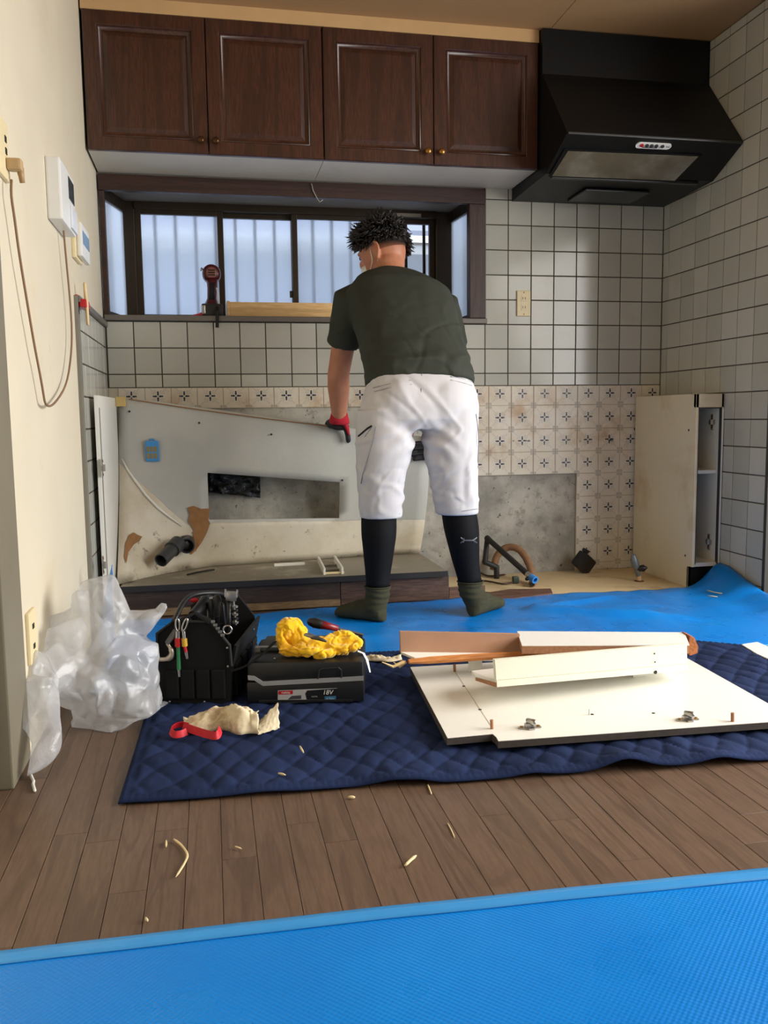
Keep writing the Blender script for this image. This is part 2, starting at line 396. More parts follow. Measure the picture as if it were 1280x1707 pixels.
def tile(parent, wall, s0, s1, z0, z1, gap=.0042, mat='tile', uv=(0, 0, 1, 1)):
    wd, h = s1-s0-gap, z1-z0-gap
    if wd < .008 or h < .006: return
    me = tile_mesh(wd, h, .006, uv, mat); s, z = (s0+s1)/2, (z0+z1)/2
    jit = (random.random()-.5)*.0008
    loc, rz = {'b': ((s, 0+jit, z), 0), 'r': ((XR+jit, s, z), -math.pi/2), 'l': ((0+jit, s, z), math.pi/2)}[wall]
    o = link('deco_tile' if mat == 'deco' else 'tile', me, MT[mat], parent, loc); o.rotation_euler = (random.gauss(0, .0025), 0, rz+random.gauss(0, .0025)); return o
ZR = lambda r: 1.706-.11*r
MB().box(1.652, XR, .003, .0125, .879, 1.80).build('grout_bed', MT['grout'], wb)
MB().box(0, 1.652, .003, .0125, .879, 1.157).build('grout_bed', MT['grout'], wb)
for r in range(-1, 8):
    z1, z0 = min(ZR(r), 1.80), max(ZR(r+1), .880)
    for c in range(-16, 7):
        xa, xb = 1.763+.11*c, min(1.763+.11*(c+1), XR)
        xa = max(xa, .002)
        if r < 5 and c < -1: continue
        if c < -1 and r == 5: tile(wb, 'b', xa, xb, z0, 1.156); continue
        tile(wb, 'b', xa, xb, z0, z1)
# printed tiles
zl = [.879, .789, .679, .573, .467, .357, .249, .143, .037, 0.002]
MB().box(1.45, 2.40, .0035, .0125, .467, .879).build('tile_bed', MT['plaster'], wb)
MB().box(2.106, 2.40, .0035, .0125, 0, .467).build('tile_bed', MT['plaster'], wb)
MB().box(0, 1.45, .0035, .0125, .79, .879).build('tile_bed', MT['plaster'], wb)
MB().box(2.40, XR, .0035, .0125, .0, .879).build('tile_bed', MT['plaster'], wb)
for i in range(9):
    z1, z0 = zl[i], zl[i+1]
    uv = (0, 0, 1, .83) if i == 0 else ((0, .66, 1, 1) if i == 8 else (0, 0, 1, 1))
    for k in range(-4, 20):
        xa, xb = 2.106-.1088*k, 2.106-.1088*(k-1)
        if xb > XR: xb = XR-.002
        if xb <= xa+.01: continue
        ux = (xb-xa)/.1088
        if xa < .002: ux0 = (.002-xa)/.1088; xa = .002
        else: ux0 = 0
        if xb < .03: continue
        if i > 0 and xa < 1.44: continue
        if i > 3 and xa < 2.10: continue
        if i == 0 and xa < 1.44: zz0 = .790
        else: zz0 = z0
        if i > 0 and xa > 2.45: continue
        tile(wb, 'b', xa, xb, zz0, z1, .0022, 'deco', (round(ux0, 3), uv[1], round(min(1, ux), 3), uv[3]))
# right wall
wr = struct(MB().box(XR+.008, XR+.12, -.83, .13, -.05, CEIL).build('wall_right', MT['grout'])); wr['label'] = 'side wall covered in glossy white square tiles'
MB().box(XR+.003, XR+.009, -.826, 0, 0, CEIL-.002).build('grout_bed', MT['grout'], wr)
for r in range(-6, 16):
    z1, z0 = min(ZR(r), CEIL-.002), max(ZR(r+1), .004)
    if z1-z0 < .02: continue
    ed = [0, -.0517]+[-.0517-.11*i for i in range(1, 8)]
    for a, b in zip(ed, ed[1:]): tile(wr, 'r', b, a, z0, z1)
MB().box(XR-.004, XR+.03, -.842, -.824, 0, CEIL).build('edge_trim', simple('dark_corner_trim', L(70, 68, 62), .5, .3), wr)
# left wall (wallpaper, tiled at the back end, door post and sliding door further front)
wl = MB(); wl.box(-.12, -.006, -1.84, .13, -.05, CEIL); wl.box(-.12, -.006, -5.6, -3.1, -.05, CEIL); wl.box(-.12, -.006, -3.1, -1.84, 2.0, CEIL)
wl = struct(wl.build('wall_left', MT['paper'])); wl['label'] = 'stained cream papered wall'
MB().box(-.0055, -.001, -.775, 0, 0, 1.13).build('grout_bed', MT['grout'], wl)
for r in range(5, 16):
    z1, z0 = min(ZR(r), 1.13), max(ZR(r+1), .004)
    for i in range(8):
        a, b = -.11*i, max(-.11*(i+1), -.775)
        if a-b > .01 and z1-z0 > .02: tile(wl, 'l', b, a, z0, z1)
MB().cbox(-.006, .006, -.812, -.774, 0, 1.15, .001).build('edge_trim', MT['greytrim'], wl)
MB().cbox(-.006, .012, -.80, -.004, 1.13, 1.152, .003).build('cap_strip', MT['sill'], wl)
post = struct(MB().cbox(-.09, -.003, -2.01, -1.838, 0, 2.02, .004).build('trim_1', simple('olive_grey_door_post', L(122, 115, 97), .5, var=.08, vs=6, stains=((L(90, 82, 66), 9, .6, .75, .4),)))); post['label'] = 'olive grey door post on the cream wall'
d1 = struct(MB().cbox(-.085, -.05, -3.08, -2.01, .03, 2.0, .003).build('door_1', simple('cream_sliding_door', L(226, 216, 190), .6, var=.05))); d1['label'] = 'cream sliding door beside the olive post'
MB().cbox(-.10, -.03, -3.1, -2.01, 0, .03, .003).build('door_rail', MT['greytrim'], d1)
MB().cbox(-.06, -.035, -2.07, -2.01, .03, 2.0, .003).build('door_stile', MT['greytrim'], d1)
# rest of the room behind the camera: wider living end with a patio window on the right
wf = MB(); wf.box(XR+.12, 4.42, -.842, -.72, -.05, CEIL); 
wf = struct(wf.build('wall_front', MT['rear']))
wq = MB(); wq.box(3.56, 3.68, -1.38, -.842, -.05, CEIL); wq.box(3.56, 3.68, -5.6, -3.86, -.05, CEIL); wq.box(3.56, 3.68, -3.86, -1.38, 2.15, CEIL)
struct(wq.build('wall_side', MT['rear']))
wz = MB(); wz.box(-.12, 1.3, -5.7, -5.56, -.05, CEIL); wz.box(1.3, 4.42, -5.7, -5.56, -.05, CEIL)
struct(wz.build('wall_rear', MT['rear']))
# ------------------------------------------------------------------ bay window
wi = bpy.data.objects.new('window_1', None); COL.objects.link(wi); wi.location = (.83, .15, 1.16); WL['window_1'] = Vector((.83, .15, 1.16)); struct(wi); wi['label'] = 'brown framed bay window with frosted panes'
def part(name, mat, parent, *a, b=.002, **k): return MB().cbox(*a, b).build(name, MT[mat] if isinstance(mat, str) else mat, parent, **k)
part('top_trim', 'trimwood', wi, 0, 1.652, -.02, .012, 1.68, 1.745, b=.004)
part('side_trim', wood('brown_side_trim', L(50, 31, 26), L(72, 45, 36), 'z', .45, 30).m, wi, 1.574, 1.652, -.02, .012, 1.181, 1.68, b=.004)
part('side_trim', 'trimwood', wi, .0, .022, -.012, .012, 1.181, 1.68, b=.003)
part('sill_board', 'sill', wi, 0.0, 1.66, -.016, .33, 1.158, 1.181, b=.004)
part('bay_ceiling', simple('bay_ceiling_board', L(112, 103, 92), .7, var=.1), wi, .02, 1.63, .012, .34, 1.705, 1.73)
for xa, xb, xc in ((.002, .020, .068), (1.578, 1.600, 1.572)):
    part('bay_jamb', 'alu', wi, xa-(.002 if xa < 1 else 0), xb, .012, .035, 1.181, 1.705)
    def sl(w0, w1, z0, z1): m0 = (xa+xb)/2; return MB().prism([(m0+w0, .035, z0), (m0+w1, .035, z0), (xc+w1, .26, z0), (xc+w0, .26, z0)], (0, 0, z1-z0))
    sl(-.01, .01, 1.655, 1.705).build('side_rail', MT['alu'], wi); sl(-.01, .01, 1.181, 1.2).build('side_rail', MT['alu'], wi); sl(-.002, .002, 1.2, 1.655).build('side_pane', MT['frost'], wi)
for xa, xb in ((.055, .118), (1.497, 1.585)): part('corner_post', 'alu', wi, xa, xb, .26, .335, 1.181, 1.705, b=.004)
part('head_rail', 'alu', wi, .118, 1.497, .25, .335, 1.672, 1.705); part('sill_rail', 'alu', wi, .118, 1.497, .25, .335, 1.181, 1.2)
def sash(xa, xb, y, glass=True):
    s = MB(); fw = .026
    s.cbox(xa, xa+fw, y-.012, y+.012, 1.198, 1.674, .002); s.cbox(xb-fw, xb, y-.012, y+.012, 1.198, 1.674, .002)
    s.cbox(xa+fw, xb-fw, y-.012, y+.012, 1.653, 1.674, .002); s.cbox(xa+fw, xb-fw, y-.012, y+.012, 1.198, 1.216, .002)
    s = s.build('sash', MT['alu'], wi)
    MB().box(xa+fw, xb-fw, y-.002, y+.002, 1.216, 1.653).build('pane', MT['frost'] if glass else MT['clear'], s)
    return s
sash(.118, .503, .275); s2 = sash(.478, .837, .305); sash(.812, 1.175, .275); sash(1.15, 1.497, .305, False)
part('window_latch', 'alu', wi, .798, .812, .27, .285, 1.30, 1.33)
MB().box(1.30, 1.42, .246, .25, 1.675, 1.69).build('frame_sticker', simple('faded_sticker', L(150, 142, 126), .6), wi)
# grille outside
gr = thing('window_grille', (.83, .42, 1.16), 'row of thin dark vertical bars outside the bay window', 'grille')
for k in range(-1, 17):
    xb = .197+.0912*k
    if xb > 1.68: continue
    MB().cbox(xb-.007, xb+.007, .405, .419, 1.10, 1.80, .002).build('bar', MT['alu'], gr)
for zz in (1.10, 1.80): MB().cbox(.05, 1.68, .403, .421, zz-.01, zz+.01, .002).build('cross_bar', MT['alu'], gr)
for xb in (.05, 1.65): MB().cbox(xb-.01, xb+.01, .13, .42, 1.09, 1.11, .002).build('bracket', MT['alu'], gr)
# the neighbouring house seen through the panes
nh = thing('neighbour_house', (.8, 1.9, -1), 'pale neighbouring house wall with white gutter seen through the window', 'house')
nm = simple('pale_render', L(200, 206, 220), .9, var=.06)
MB().box(-2.5, 4.2, 1.6, 1.75, -1.5, 1.78).build('wall', nm, nh)
MB().box(-2.5, 4.2, 1.5, 1.62, 1.78, 1.81).build('fascia', simple('cream_fascia', L(222, 216, 196), .7), nh)
MB().tube([(-2.5, 1.47, 1.76), (4.2, 1.47, 1.76)], .028, 16).build('gutter', MT['whitepl'], nh, True)
MB().prism([(-2.5, 1.40, 1.83), (-2.5, 3.2, 2.5), (-2.5, 3.2, 2.53), (-2.5, 1.40, 1.86)], (6.7, 0, 0)).build('roof', simple('lilac_grey_roof', L(196, 196, 214), .7), nh)
# soffit over the cabinets
sf = struct(MB().box(0, 1.776, -.325, .012, 2.246, CEIL).build('trim_2', simple('soffit_paper', L(206, 168, 118), .85, var=.06, bump=.3, bs=220, bd=.001))); sf['label'] = 'papered soffit strip between cabinets and ceiling'
def PP(x, y, p, n):
    d = ray(x, y); n = Vector(n); return CAM + d*((Vector(p)-CAM).dot(n)/d.dot(n))
def smooth_path(q, it=3, sub=4):
    r = []
    for a, b in zip(q, q[1:]): r += [a.lerp(b, k/sub) for k in range(sub)]
    r.append(q[-1])
    for _ in range(it): r = [r[0]]+[(r[i-1]+r[i]*2+r[i+1])/4 for i in range(1, len(r)-1)]+[r[-1]]
    return r
# ------------------------------------------------------------------ wall cabinets
YF = -.325
def cabinet(x0, x1, label, kb):
    t = thing('wall_cabinet', ((x0+x1)/2, -.16, 1.755), label, 'cabinet', 'dark wood cabinets over the window')
    b = MB(); th = .016
    b.box(x0, x0+th, YF+.022, .0, 1.768, 2.246); b.box(x1-th, x1, YF+.022, .0, 1.768, 2.246); b.box(x0, x1, YF+.022, .0, 2.23, 2.246); b.box(x0+th, x1-th, -.02, 0, 1.768, 2.23)
    b.build('body', MT['cab'], t)
    MB().cbox(x0, x1, YF+.022, -.002, 1.752, 1.768, .001).build('bottom_panel', MT['under'], t)
    xm = (x0+x1)/2
    for (a, c, kx) in ((x0, xm, xm-.028), (xm, x1, xm+.028)):
        a += .0015; c -= .0015; z0, z1 = 1.75, 2.245; s = .055
        rg = lambda q, y: [(a+q, y, z0+q), (c-q, y, z0+q), (c-q, y, z1-q), (a+q, y, z1-q)]
        k = s-.004
        d = MB().rings([rg(k, YF+.02), rg(0, YF+.02), rg(0, YF+.003), rg(.003, YF), rg(k-.003, YF), rg(k, YF+.003), rg(k, YF+.02)], cap=False).build('door', MT['cab'], t, 'auto')
        # stepped moulding and raised panel
        fr = lambda q, y: [(a+s-.004+q, y, z0+s-.004+q), (c-s+.004-q, y, z0+s-.004+q), (c-s+.004-q, y, z1-s+.004-q), (a+s-.004+q, y, z1-s+.004-q)]
        MB().rings([fr(0, YF+.004), fr(.004, YF+.002), fr(.008, YF+.007), fr(.014, YF+.010), fr(.017, YF+.010), fr(.019, YF+.016)], cap=False).build('moulding', MT['cab'], d, 'auto')
        MB().rings([fr(.016, YF+.018), fr(.016, YF+.013), fr(.034, YF+.0075), fr(.038, YF+.0075), fr(.06, YF+.0075)]).build('door_panel', MT['cab'], d)
        MB().lathe([(.004, 0), (.0045, .006), (.0055, .010), (.0115, .014), (.0135, .019), (.012, .025), (.007, .028), (.001, .0285)], (kx, YF, 1.797), (0, -1, 0)).build('knob', kb, d, True)
    return t
cabinet(.002, .888, 'dark oak double-door cabinet with dull brown knobs nearest the cream wall', simple('dull_bronze', L(86, 58, 36), .35, .8))
cabinet(.890, 1.776, 'dark oak double-door cabinet with bright brass knobs touching the black hood', MT['brass'])
# ------------------------------------------------------------------ range hood
hx0, hx1 = 1.779, 2.522
ho = thing('range_hood', (2.15, -.3, 1.7), 'black slanted range hood with grey filter in the tiled corner', 'range hood')
pr = [(-.001, 1.700), (-.001, 2.29), (-.355, 2.29), (-.357, 2.115), (-.605, 1.818), (-.612, 1.806), (-.405, 1.712)]
MB().prism([(hx0, y, z) for y, z in pr], (hx1-hx0, 0, 0)).build('body', MT['black'], ho)
pl_p, pl_n = (0, -.612, 1.806), Vector((0, .094, .207)).normalized()
def hq(pts, off): return [PP(x, y, pl_p, pl_n)-pl_n*off for x, y in pts]
MB().prism(hq([(941, 247), (1170, 257), (1128, 301), (914, 293)], .001), -pl_n*.004).build('filter_frame', MT['black'], ho)
def _filter():
    m = Mat('greasy_mesh_filter', .45, .35); x, y, z = m.sep()
    st = (x*3.2+y*2).sin().ss(-.2, .5)*.5+m.noise(7, 3).ss(.4, .7)*.5
    c = m.mix(st, L(110, 102, 82), L(176, 172, 158)); m.color(c); m.bump(((x*900).sin()*(y*900).sin()), .4, .001); return m.m
fil = MB().prism(hq([(946, 250), (1163, 259), (1124, 299), (920, 291)], .005), -pl_n*.002).build('filter', _filter(), ho)
MB().cbox(hx0+.004, hx1-.004, -.614, -.604, 1.803, 1.811, .002).build('front_lip', simple('hood_lip', L(60, 60, 60), .3, .3), ho)
def hood_slab(name, mat, pts, a, b, par): return MB().prism(hq(pts, a), -pl_n*b).build(name, MT[mat], par)
c0 = PP(1089, 242, pl_p, pl_n)
ax = Vector((1, 0, 0)); ay = Vector((0, .207, -.094)).normalized()
def pill(cx, w, h, off, d, c=c0):
    pts = []
    for sx, a0 in ((1, -90), (-1, 90)):
        for k in range(9):
            q = math.radians(a0+k*22.5); pts.append(c+ax*(cx+sx*(w/2-h/2)+math.cos(q)*h/2)+ay*(math.sin(q)*h/2)-pl_n*off)
    return MB().prism(pts, -pl_n*d)
cp = pill(0, .15, .030, .001, .004).build('control_panel', MT['whitepl'], ho)
for i, dx in enumerate((-.052, -.030, -.010, .010, .036)):
    MB().lathe([(.0075, 0), (.0075, .004), (.005, .005), (.001, .0052)], c0+ax*dx-ay*.003-pl_n*.005, -pl_n, 14).build('button', simple('button_grey', L(70, 70, 68), .4, .3) if i else MT['red'], cp, 'auto')
MB().prism([c0+ax*a+ay*b-pl_n*.0052 for a, b in ((-.045, .007), (.018, .007), (.018, .0105), (-.045, .0105))], -pl_n*.0005).build('button_print', MT['darkslot'], cp)
MB().prism([c0+ax*a+ay*b-pl_n*.0052 for a, b in ((.052, -.002), (.068, -.002), (.068, .001), (.052, .001))], -pl_n*.0005).build('button_print', MT['darkslot'], cp)
MB().cbox(2.02, 2.32, -.25, -.06, 1.694, 1.7035, .003).build('lamp_cover', simple('hood_lamp_cover', L(30, 31, 32), .3), ho)
MB().cbox(hx0+.03, hx1-.06, -.395, -.372, 1.700, 1.712, .003).build('grease_channel', simple('hood_channel', L(36, 37, 38), .3, .2), ho)
# ------------------------------------------------------------------ base cabinet remains
sp = thing('cabinet_side_panel', (.03, -.4, 0), 'upright white cabinet side panel standing against the tiled left wall', 'panel')
def plan(pts, z0, z1): return MB().prism([(x, y, z0) for x, y in pts], (0, 0, z1-z0))
plan([(.030, -.615), (.047, -.17), (.036, -.17), (.017, -.615)], .0, .833).build('panel', MT['white_lam'], sp)
plan([(.032, -.602), (.0325, -.588), (.0312, -.588), (.0305, -.602)], .0, .79).build('edge_strip', MT['greytrim'], sp)
hp = PX(170, 780, .034)
def hinge_plate(name, par, c, nrm, upv, s=1):
    nrm = Vector(nrm).normalized(); upv = Vector(upv).normalized(); sd = upv.cross(nrm)
    M = Matrix(((sd.x, upv.x, nrm.x, c.x), (sd.y, upv.y, nrm.y, c.y), (sd.z, upv.z, nrm.z, c.z), (0, 0, 0, 1)))
    b = MB(); b.cbox(-.008*s, .008*s, -.032*s, .032*s, 0, .003, .001, M); b.cbox(-.020*s, .020*s, -.009*s, .009*s, 0, .004, .001, M); b.cbox(-.005, .005, -.012, .012, .003, .011, .001, M)
    o = b.build(name, MT['steel'], par)
    for q in (-.024, .024): MB().lathe([(.0045, 0), (.0045, .0015), (.002, .002)], c+upv*q*s+nrm*.003, nrm, 10).build('screw', MT['brass'], o)
    return o
hinge_plate('hinge_plate', sp, hp, (1, 0, 0), (0, 0, 1)); hinge_plate('hinge_plate', sp, PX(171, 942, .034), (1, 0, 0), (0, 0, 1))
plan([(.048, -.19), (.085, -.19), (.085, -.165), (.048, -.165)], .80, .838).build('corner_block', simple('pine_block', L(206, 178, 110), .7), sp)
dkw = wood('sooty_kick_board', L(38, 28, 24), L(66, 48, 40), 'x', .6, 30)
c = dkw.mix(dkw.noise(3, 4, v=dkw.raw).ss(.4, .7)*.6, L(60, 43, 36), L(30, 26, 24))
bs = thing('sink_cabinet', (.7, -.3, 0), 'low leftover sink cabinet base with sooty dark kick boards', 'cabinet base')
MB().cbox(.062, 1.336, -.49, -.012, .104, .121, .002).build('base_shelf', simple('stained_grey_shelf', L(138, 130, 114), .55, var=.15, vs=5, stains=((L(196, 186, 160), 4, .55, .7, .6), (L(56, 46, 38), 7, .6, .72, .7))), bs)
MB().cbox(.062, 1.336, -.497, -.49, .100, .123, .001).build('shelf_edge', simple('black_edge_band', L(34, 33, 34), .5), bs)
MB().cbox(.066, .897, -.478, -.462, .002, .104, .002).build('kick_board', dkw.m, bs)
MB().cbox(.900, 1.345, -.476, -.46, .002, .104, .002).build('kick_board', wood('brown_kick_board', L(60, 42, 35), L(96, 70, 58), 'x', .6, 30).m, bs)
MB().cbox(.066, .897, -.484, -.478, .002, .03, .001).build('kick_strip', wood('bare_strip', L(96, 76, 52), L(140, 116, 84), 'x', .7, 30).m, bs)
MB().cbox(.062, .08, -.46, -.02, .002, .104, .001).build('base_side', dkw.m, bs); MB().cbox(1.325, 1.343, -.46, -.02, .002, .104, .001).build('base_side', dkw.m, bs)
MB().cbox(1.346, 1.50, -.475, -.462, .002, .05, .002).build('floor_batten', wood('brown_batten', L(84, 58, 44), L(120, 88, 68), 'x', .6, 30).m, bs)
# white two-rail holder lying on the shelf
rk = thing('rail_holder', (.86, -.3, .121), 'small white two-rail plastic holder lying on the grey base shelf', 'holder')
for dx in (0, .072): MB().prism([(.838+dx, -.44, .121), (.846+dx, -.44, .121), (.846+dx, -.44, .147), (.842+dx, -.44, .149), (.838+dx, -.44, .147)], (.012, .30, 0)).build('rail', MT['white_lam'], rk)
for y in (-.43, -.36, -.25): MB().cbox(.846, .922, y-.004, y+.004, .122, .130, .001).build('rung', MT['ivory'] if y < -.4 else MT['greytrim'], rk)
MB().cbox(.66, .79, -.19, -.178, .121, .133, .002).build('white_batten', MT['white_lam']) and tag(bpy.data.objects['white_batten'], 'thin white batten lying flat on the base shelf beside the rail holder', 'batten')
# the back board the man is pulling off
def lin(t, pts):
    if t <= pts[0][0]: return pts[0][1]
    for (a, u), (b, v) in zip(pts, pts[1:]):
        if t <= b: return u+(v-u)*(t-a)/(b-a)
    return pts[-1][1]
ztop = lambda x: lin(x, [(.049, .838), (.25, .812), (.5, .775), (1.03, .694), (1.335, .655)])
yb = lambda x: lin(x, [(.05, -.44), (.12, -.34), (.22, -.24), (.38, -.12), (1.05, -.035), (1.335, -.016)])
yt = lambda x: lin(x, [(.05, -.155), (1.0, -.17), (1.335, -.21)])
hx = (.397, .952); hzt = lambda x: lin(x, [(.397, .523), (.952, .468)]); hzb = lambda x: lin(x, [(.397, .325), (.952, .308)])
zbot = .1225
def bsf(x, z):
    t = max(0, min(1, (z-zbot)/(ztop(x)-zbot))); k = (1-t)**2.2
    return Vector((x, yt(x)+(yb(x)-yt(x))*k+.004*nz((x, 0, z), 5), z))
xs = [.049+(hx[0]-.049)*i/8 for i in range(8)]+[hx[0]+(hx[1]-hx[0])*i/12 for i in range(13)]+[hx[1]+(1.335-hx[1])*i/8 for i in range(1, 9)]
rows = []
for i in range(7): rows.append(lambda x, q=i/6: zbot+(hzb(x)-zbot)*q)
for i in range(1, 6): rows.append(lambda x, q=i/5: hzb(x)+(hzt(x)-hzb(x))*q)
for i in range(1, 9): rows.append(lambda x, q=i/8: hzt(x)+(ztop(x)-hzt(x))*q)
b = MB(); b.v = [bsf(x, r(x)) for r in rows for x in xs]; W = len(xs)
for j in range(len(rows)-1):
    for i in range(W-1):
        if 6 <= j < 11 and 8 <= i < 20: continue
        b.f.append((j*W+i, j*W+i+1, (j+1)*W+i+1, (j+1)*W+i))
def _board():
    m = Mat('torn_laminate_board', .5, spec=.3); x, y, z = m.sep()
    gray = m.mix(m.noise(3, 3).ss(.3, .7), L(180, 180, 172), L(194, 192, 182))
    cream = m.mix(m.noise(5, 5, .6).ss(.35, .7), L(220, 212, 192), L(200, 188, 162))
    cream = m.mix(m.noise(16, 5, .7).ss(.6, .7)*.8, cream, L(92, 76, 56))
    cream = m.mix(m.noise(60, 3).ss(.72, .76), cream, L(40, 32, 26))
    zc = ((x*-1.02+.625).max(x*-.02+.318))+m.noise(11, 4)*.02-.01
    msk = (zc-z).ss(-.002, .004)
    gs = m.mix(m.noise(6, 4, .6).ss(.55, .75)*z.ss(.62, .45)*.6, gray, L(186, 172, 138))
    c = m.mix(msk, gs, cream)
    low = z.ss(.17, .125)*x.ss(.5, .3); c = m.mix(low*m.noise(9, 4).ss(.42, .6)*.7, c, L(88, 76, 62))
    m.color(c); m.bump(m.noise(25, 4)+msk*-1.2, .4, .003); return m.m
bd = b.build('back_board', _board(), None, True); bd.modifiers.new('t', 'SOLIDIFY').thickness = .005; bd.modifiers['t'].offset = 1
tag(bd, 'large torn grey laminate board with a rectangular cut-out held by the man', 'board')
bt = bvh(bd)
def onb(x, y, off=.003):
    p, n, _, _ = bt.ray_cast(CAM, ray(x, y).normalized())
    if p is None: q = PY(x, y, -.16); q = bsf(q.x, max(zbot, q.z)); return q+Vector((0, -off, 0))
    if n.y > 0: n = -n
    return p+n*off
def patch(name, px, mat, off=.0055, th=.001):
    pts = [onb(x, y, off) for x, y in px]; cb = sum(pts, Vector())/len(pts)
    n = (CAM-cb).normalized(); bld = MB().prism([p for p in pts], n*th); return bld.build(name, mat, bd)
torn = simple('torn_brown_fibreboard', L(160, 116, 72), .9, var=.2, vs=40, bump=.5, bs=80)
patch('torn_patch', [(312, 846), (322, 843), (335, 848), (350, 848), (347, 866), (350, 872), (344, 888), (336, 903), (325, 918), (318, 924), (314, 920), (321, 900), (323, 884), (313, 868), (316, 858)], torn)
patch('torn_patch', [(208, 908), (214, 893), (222, 888), (228, 892), (236, 895), (231, 903), (222, 908), (213, 921), (209, 940), (206, 930)], torn)
for px in ((216, 686), (332, 705), (452, 724), (580, 737), (570, 800)):
    q = onb(*px, .0055); MB().lathe([(.0045, 0), (.0045, .0006), (.002, .0008)], q, (0, -1, 0), 10).build('screw_hole', MT['darkslot'], bd)
crv = [onb(x, y, .006) for x, y in ((203, 765), (212, 783), (226, 803), (243, 826), (262, 846), (282, 862), (303, 877))]
MB().tube(crv, [.002, .004, .0055, .005, .0055, .004, .0015], 8).build('curled_edge', MT['white_lam'], bd, True)
MB().tube([onb(x, y, .003)+Vector((0, 0, .003)) for x, y in ((215, 666.5), (330, 684), (450, 700), (560, 713))], .0022, 6).build('raw_top_edge', torn, bd)
# moisture tag
tg = thing('moisture_tag', onb(254, 769, .006), 'small bright blue plastic tag stuck on the grey board', 'tag')
bp = simple('sky_blue_plastic', L(66, 150, 214), .4)
t0 = onb(254, 752, .006); tw, thh = .027, .042
MB().cbox(t0.x-tw, t0.x+tw, t0.y-.010, t0.y, t0.z-thh, t0.z+thh, .004).build('case', bp, tg)
MB().tube([(t0.x-.012, t0.y-.005, t0.z+thh-.002), (t0.x-.008, t0.y-.005, t0.z+thh+.006), (t0.x+.008, t0.y-.005, t0.z+thh+.006), (t0.x+.012, t0.y-.005, t0.z+thh-.002)], .003, 8).build('hanger', bp, tg, True)
for i in range(3):
    for j in range(2):
        MB().cbox(t0.x-.021+i*.0148, t0.x-.010+i*.0148, t0.y-.0115, t0.y-.009, t0.z-.03+j*.027, t0.z-.008+j*.027, .0008).build('window_slot', simple('tag_window', L(150, 128, 72), .5), tg)
# silvery insulation and debris seen in the cut-out
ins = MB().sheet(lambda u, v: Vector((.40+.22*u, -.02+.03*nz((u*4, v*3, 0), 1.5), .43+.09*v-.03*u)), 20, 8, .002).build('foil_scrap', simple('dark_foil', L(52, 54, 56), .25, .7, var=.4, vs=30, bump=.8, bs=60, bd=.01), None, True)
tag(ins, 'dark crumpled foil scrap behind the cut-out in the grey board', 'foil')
# ------------------------------------------------------------------ drain pipe
pvc = simple('grey_pvc', L(62, 63, 64), .4, var=.12)
dp = thing('drain_pipe', (.27, -.24, .20), 'dark grey plastic drain pipe stub poking out of the stained board', 'pipe')
A = Vector((.262, -.245, .236)); Bp = Vector((.206, -.345, .193)); dv = (Bp-A).normalized()
def hollow(p0, p1, r, t, n=24):
    d = (p1-p0); l = d.length; return MB().lathe([(r-t, 0), (r, 0), (r, l*.5), (r, l), (r-t, l), (r-t, l*.6), (r-t, .003)], p0, d, n)
hollow(A, Bp, .0275, .004).build('pipe', pvc, dp, 'auto'); hollow(A-dv*.02, A+dv*.035, .033, .005).build('socket', pvc, dp, 'auto')
MB().lathe([(.001, 0), (.0235, 0), (.0235, .002), (.001, .002)], Bp-dv*.05, dv).build('pipe_inside', MT['rubber'], dp)
q0 = Vector((.305, -.185, .238)); hollow(q0, q0+Vector((.0, -.06, -.006)), .032, .005).build('socket', pvc, dp, 'auto'); MB().ell(q0+Vector((-.01, -.02, .002)), (.03, .03, .03)).build('elbow', pvc, dp, True)
MB().lathe([(.001, 0), (.027, 0), (.027, .002), (.001, .002)], q0+Vector((0, -.02, 0)), (0, -1, 0)).build('socket_inside', MT['rubber'], dp)
# ------------------------------------------------------------------ narrow cabinet by the right wall
nc = thing('spice_cabinet', (2.46, -.28, 0), 'narrow open cream cabinet with one shelf standing against the tiled side wall', 'cabinet')
crm = simple('cream_stained_laminate', L(226, 216, 188), .42, var=.05, vs=3, stains=((L(190, 152, 98), 2.6, .5, .74, .6),))
yf, x0, x1, zt = -.535, 2.394, 2.522, .823
MB().prism([(x0, -.016, 0), (x0, -.016, zt), (x0, yf, zt), (x0, yf, .095), (x0, -.505, .095), (x0, -.505, 0)], (.012, 0, 0)).build('side_panel', crm, nc)
MB().prism([(x1-.010, -.016, 0), (x1-.010, -.016, zt), (x1-.010, yf, zt), (x1-.010, yf, .095), (x1-.010, -.505, .095), (x1-.010, -.505, 0)], (.010, 0, 0)).build('side_panel', MT['white_lam'], nc)
MB().cbox(x0, x1, yf, yf+.018, .766, zt, .001).build('top_rail', crm, nc); MB().box(x0+.012, x1-.01, yf+.018, -.016, zt-.015, zt).build('top_panel', crm, nc)
MB().box(x0+.012, x1-.01, -.03, -.016, .095, zt-.015).build('back_panel', MT['white_lam'], nc)
MB().cbox(x0+.012, x1-.01, yf+.03, -.03, .488, .503, .001).build('shelf', MT['white_lam'], nc); MB().cbox(x0+.012, x1-.01, yf+.004, -.03, .095, .111, .001).build('floor_panel', MT['white_lam'], nc)
gs = simple('grey_gasket', L(58, 60, 58), .6)
g = MB(); g.box(x0+.012, x0+.015, yf-.001, yf+.006, .105, .766); g.box(x1-.0135, x1-.0095, yf-.002, yf+.012, .105, .766); g.box(x0+.012, x1-.01, yf-.001, yf+.005, .762, .767); g.build('gasket', gs, nc)
MB().cbox(x0+.0, x1-.0, -.505, -.495, .002, .094, .001).build('kick_board', MT['blackpl'], nc)
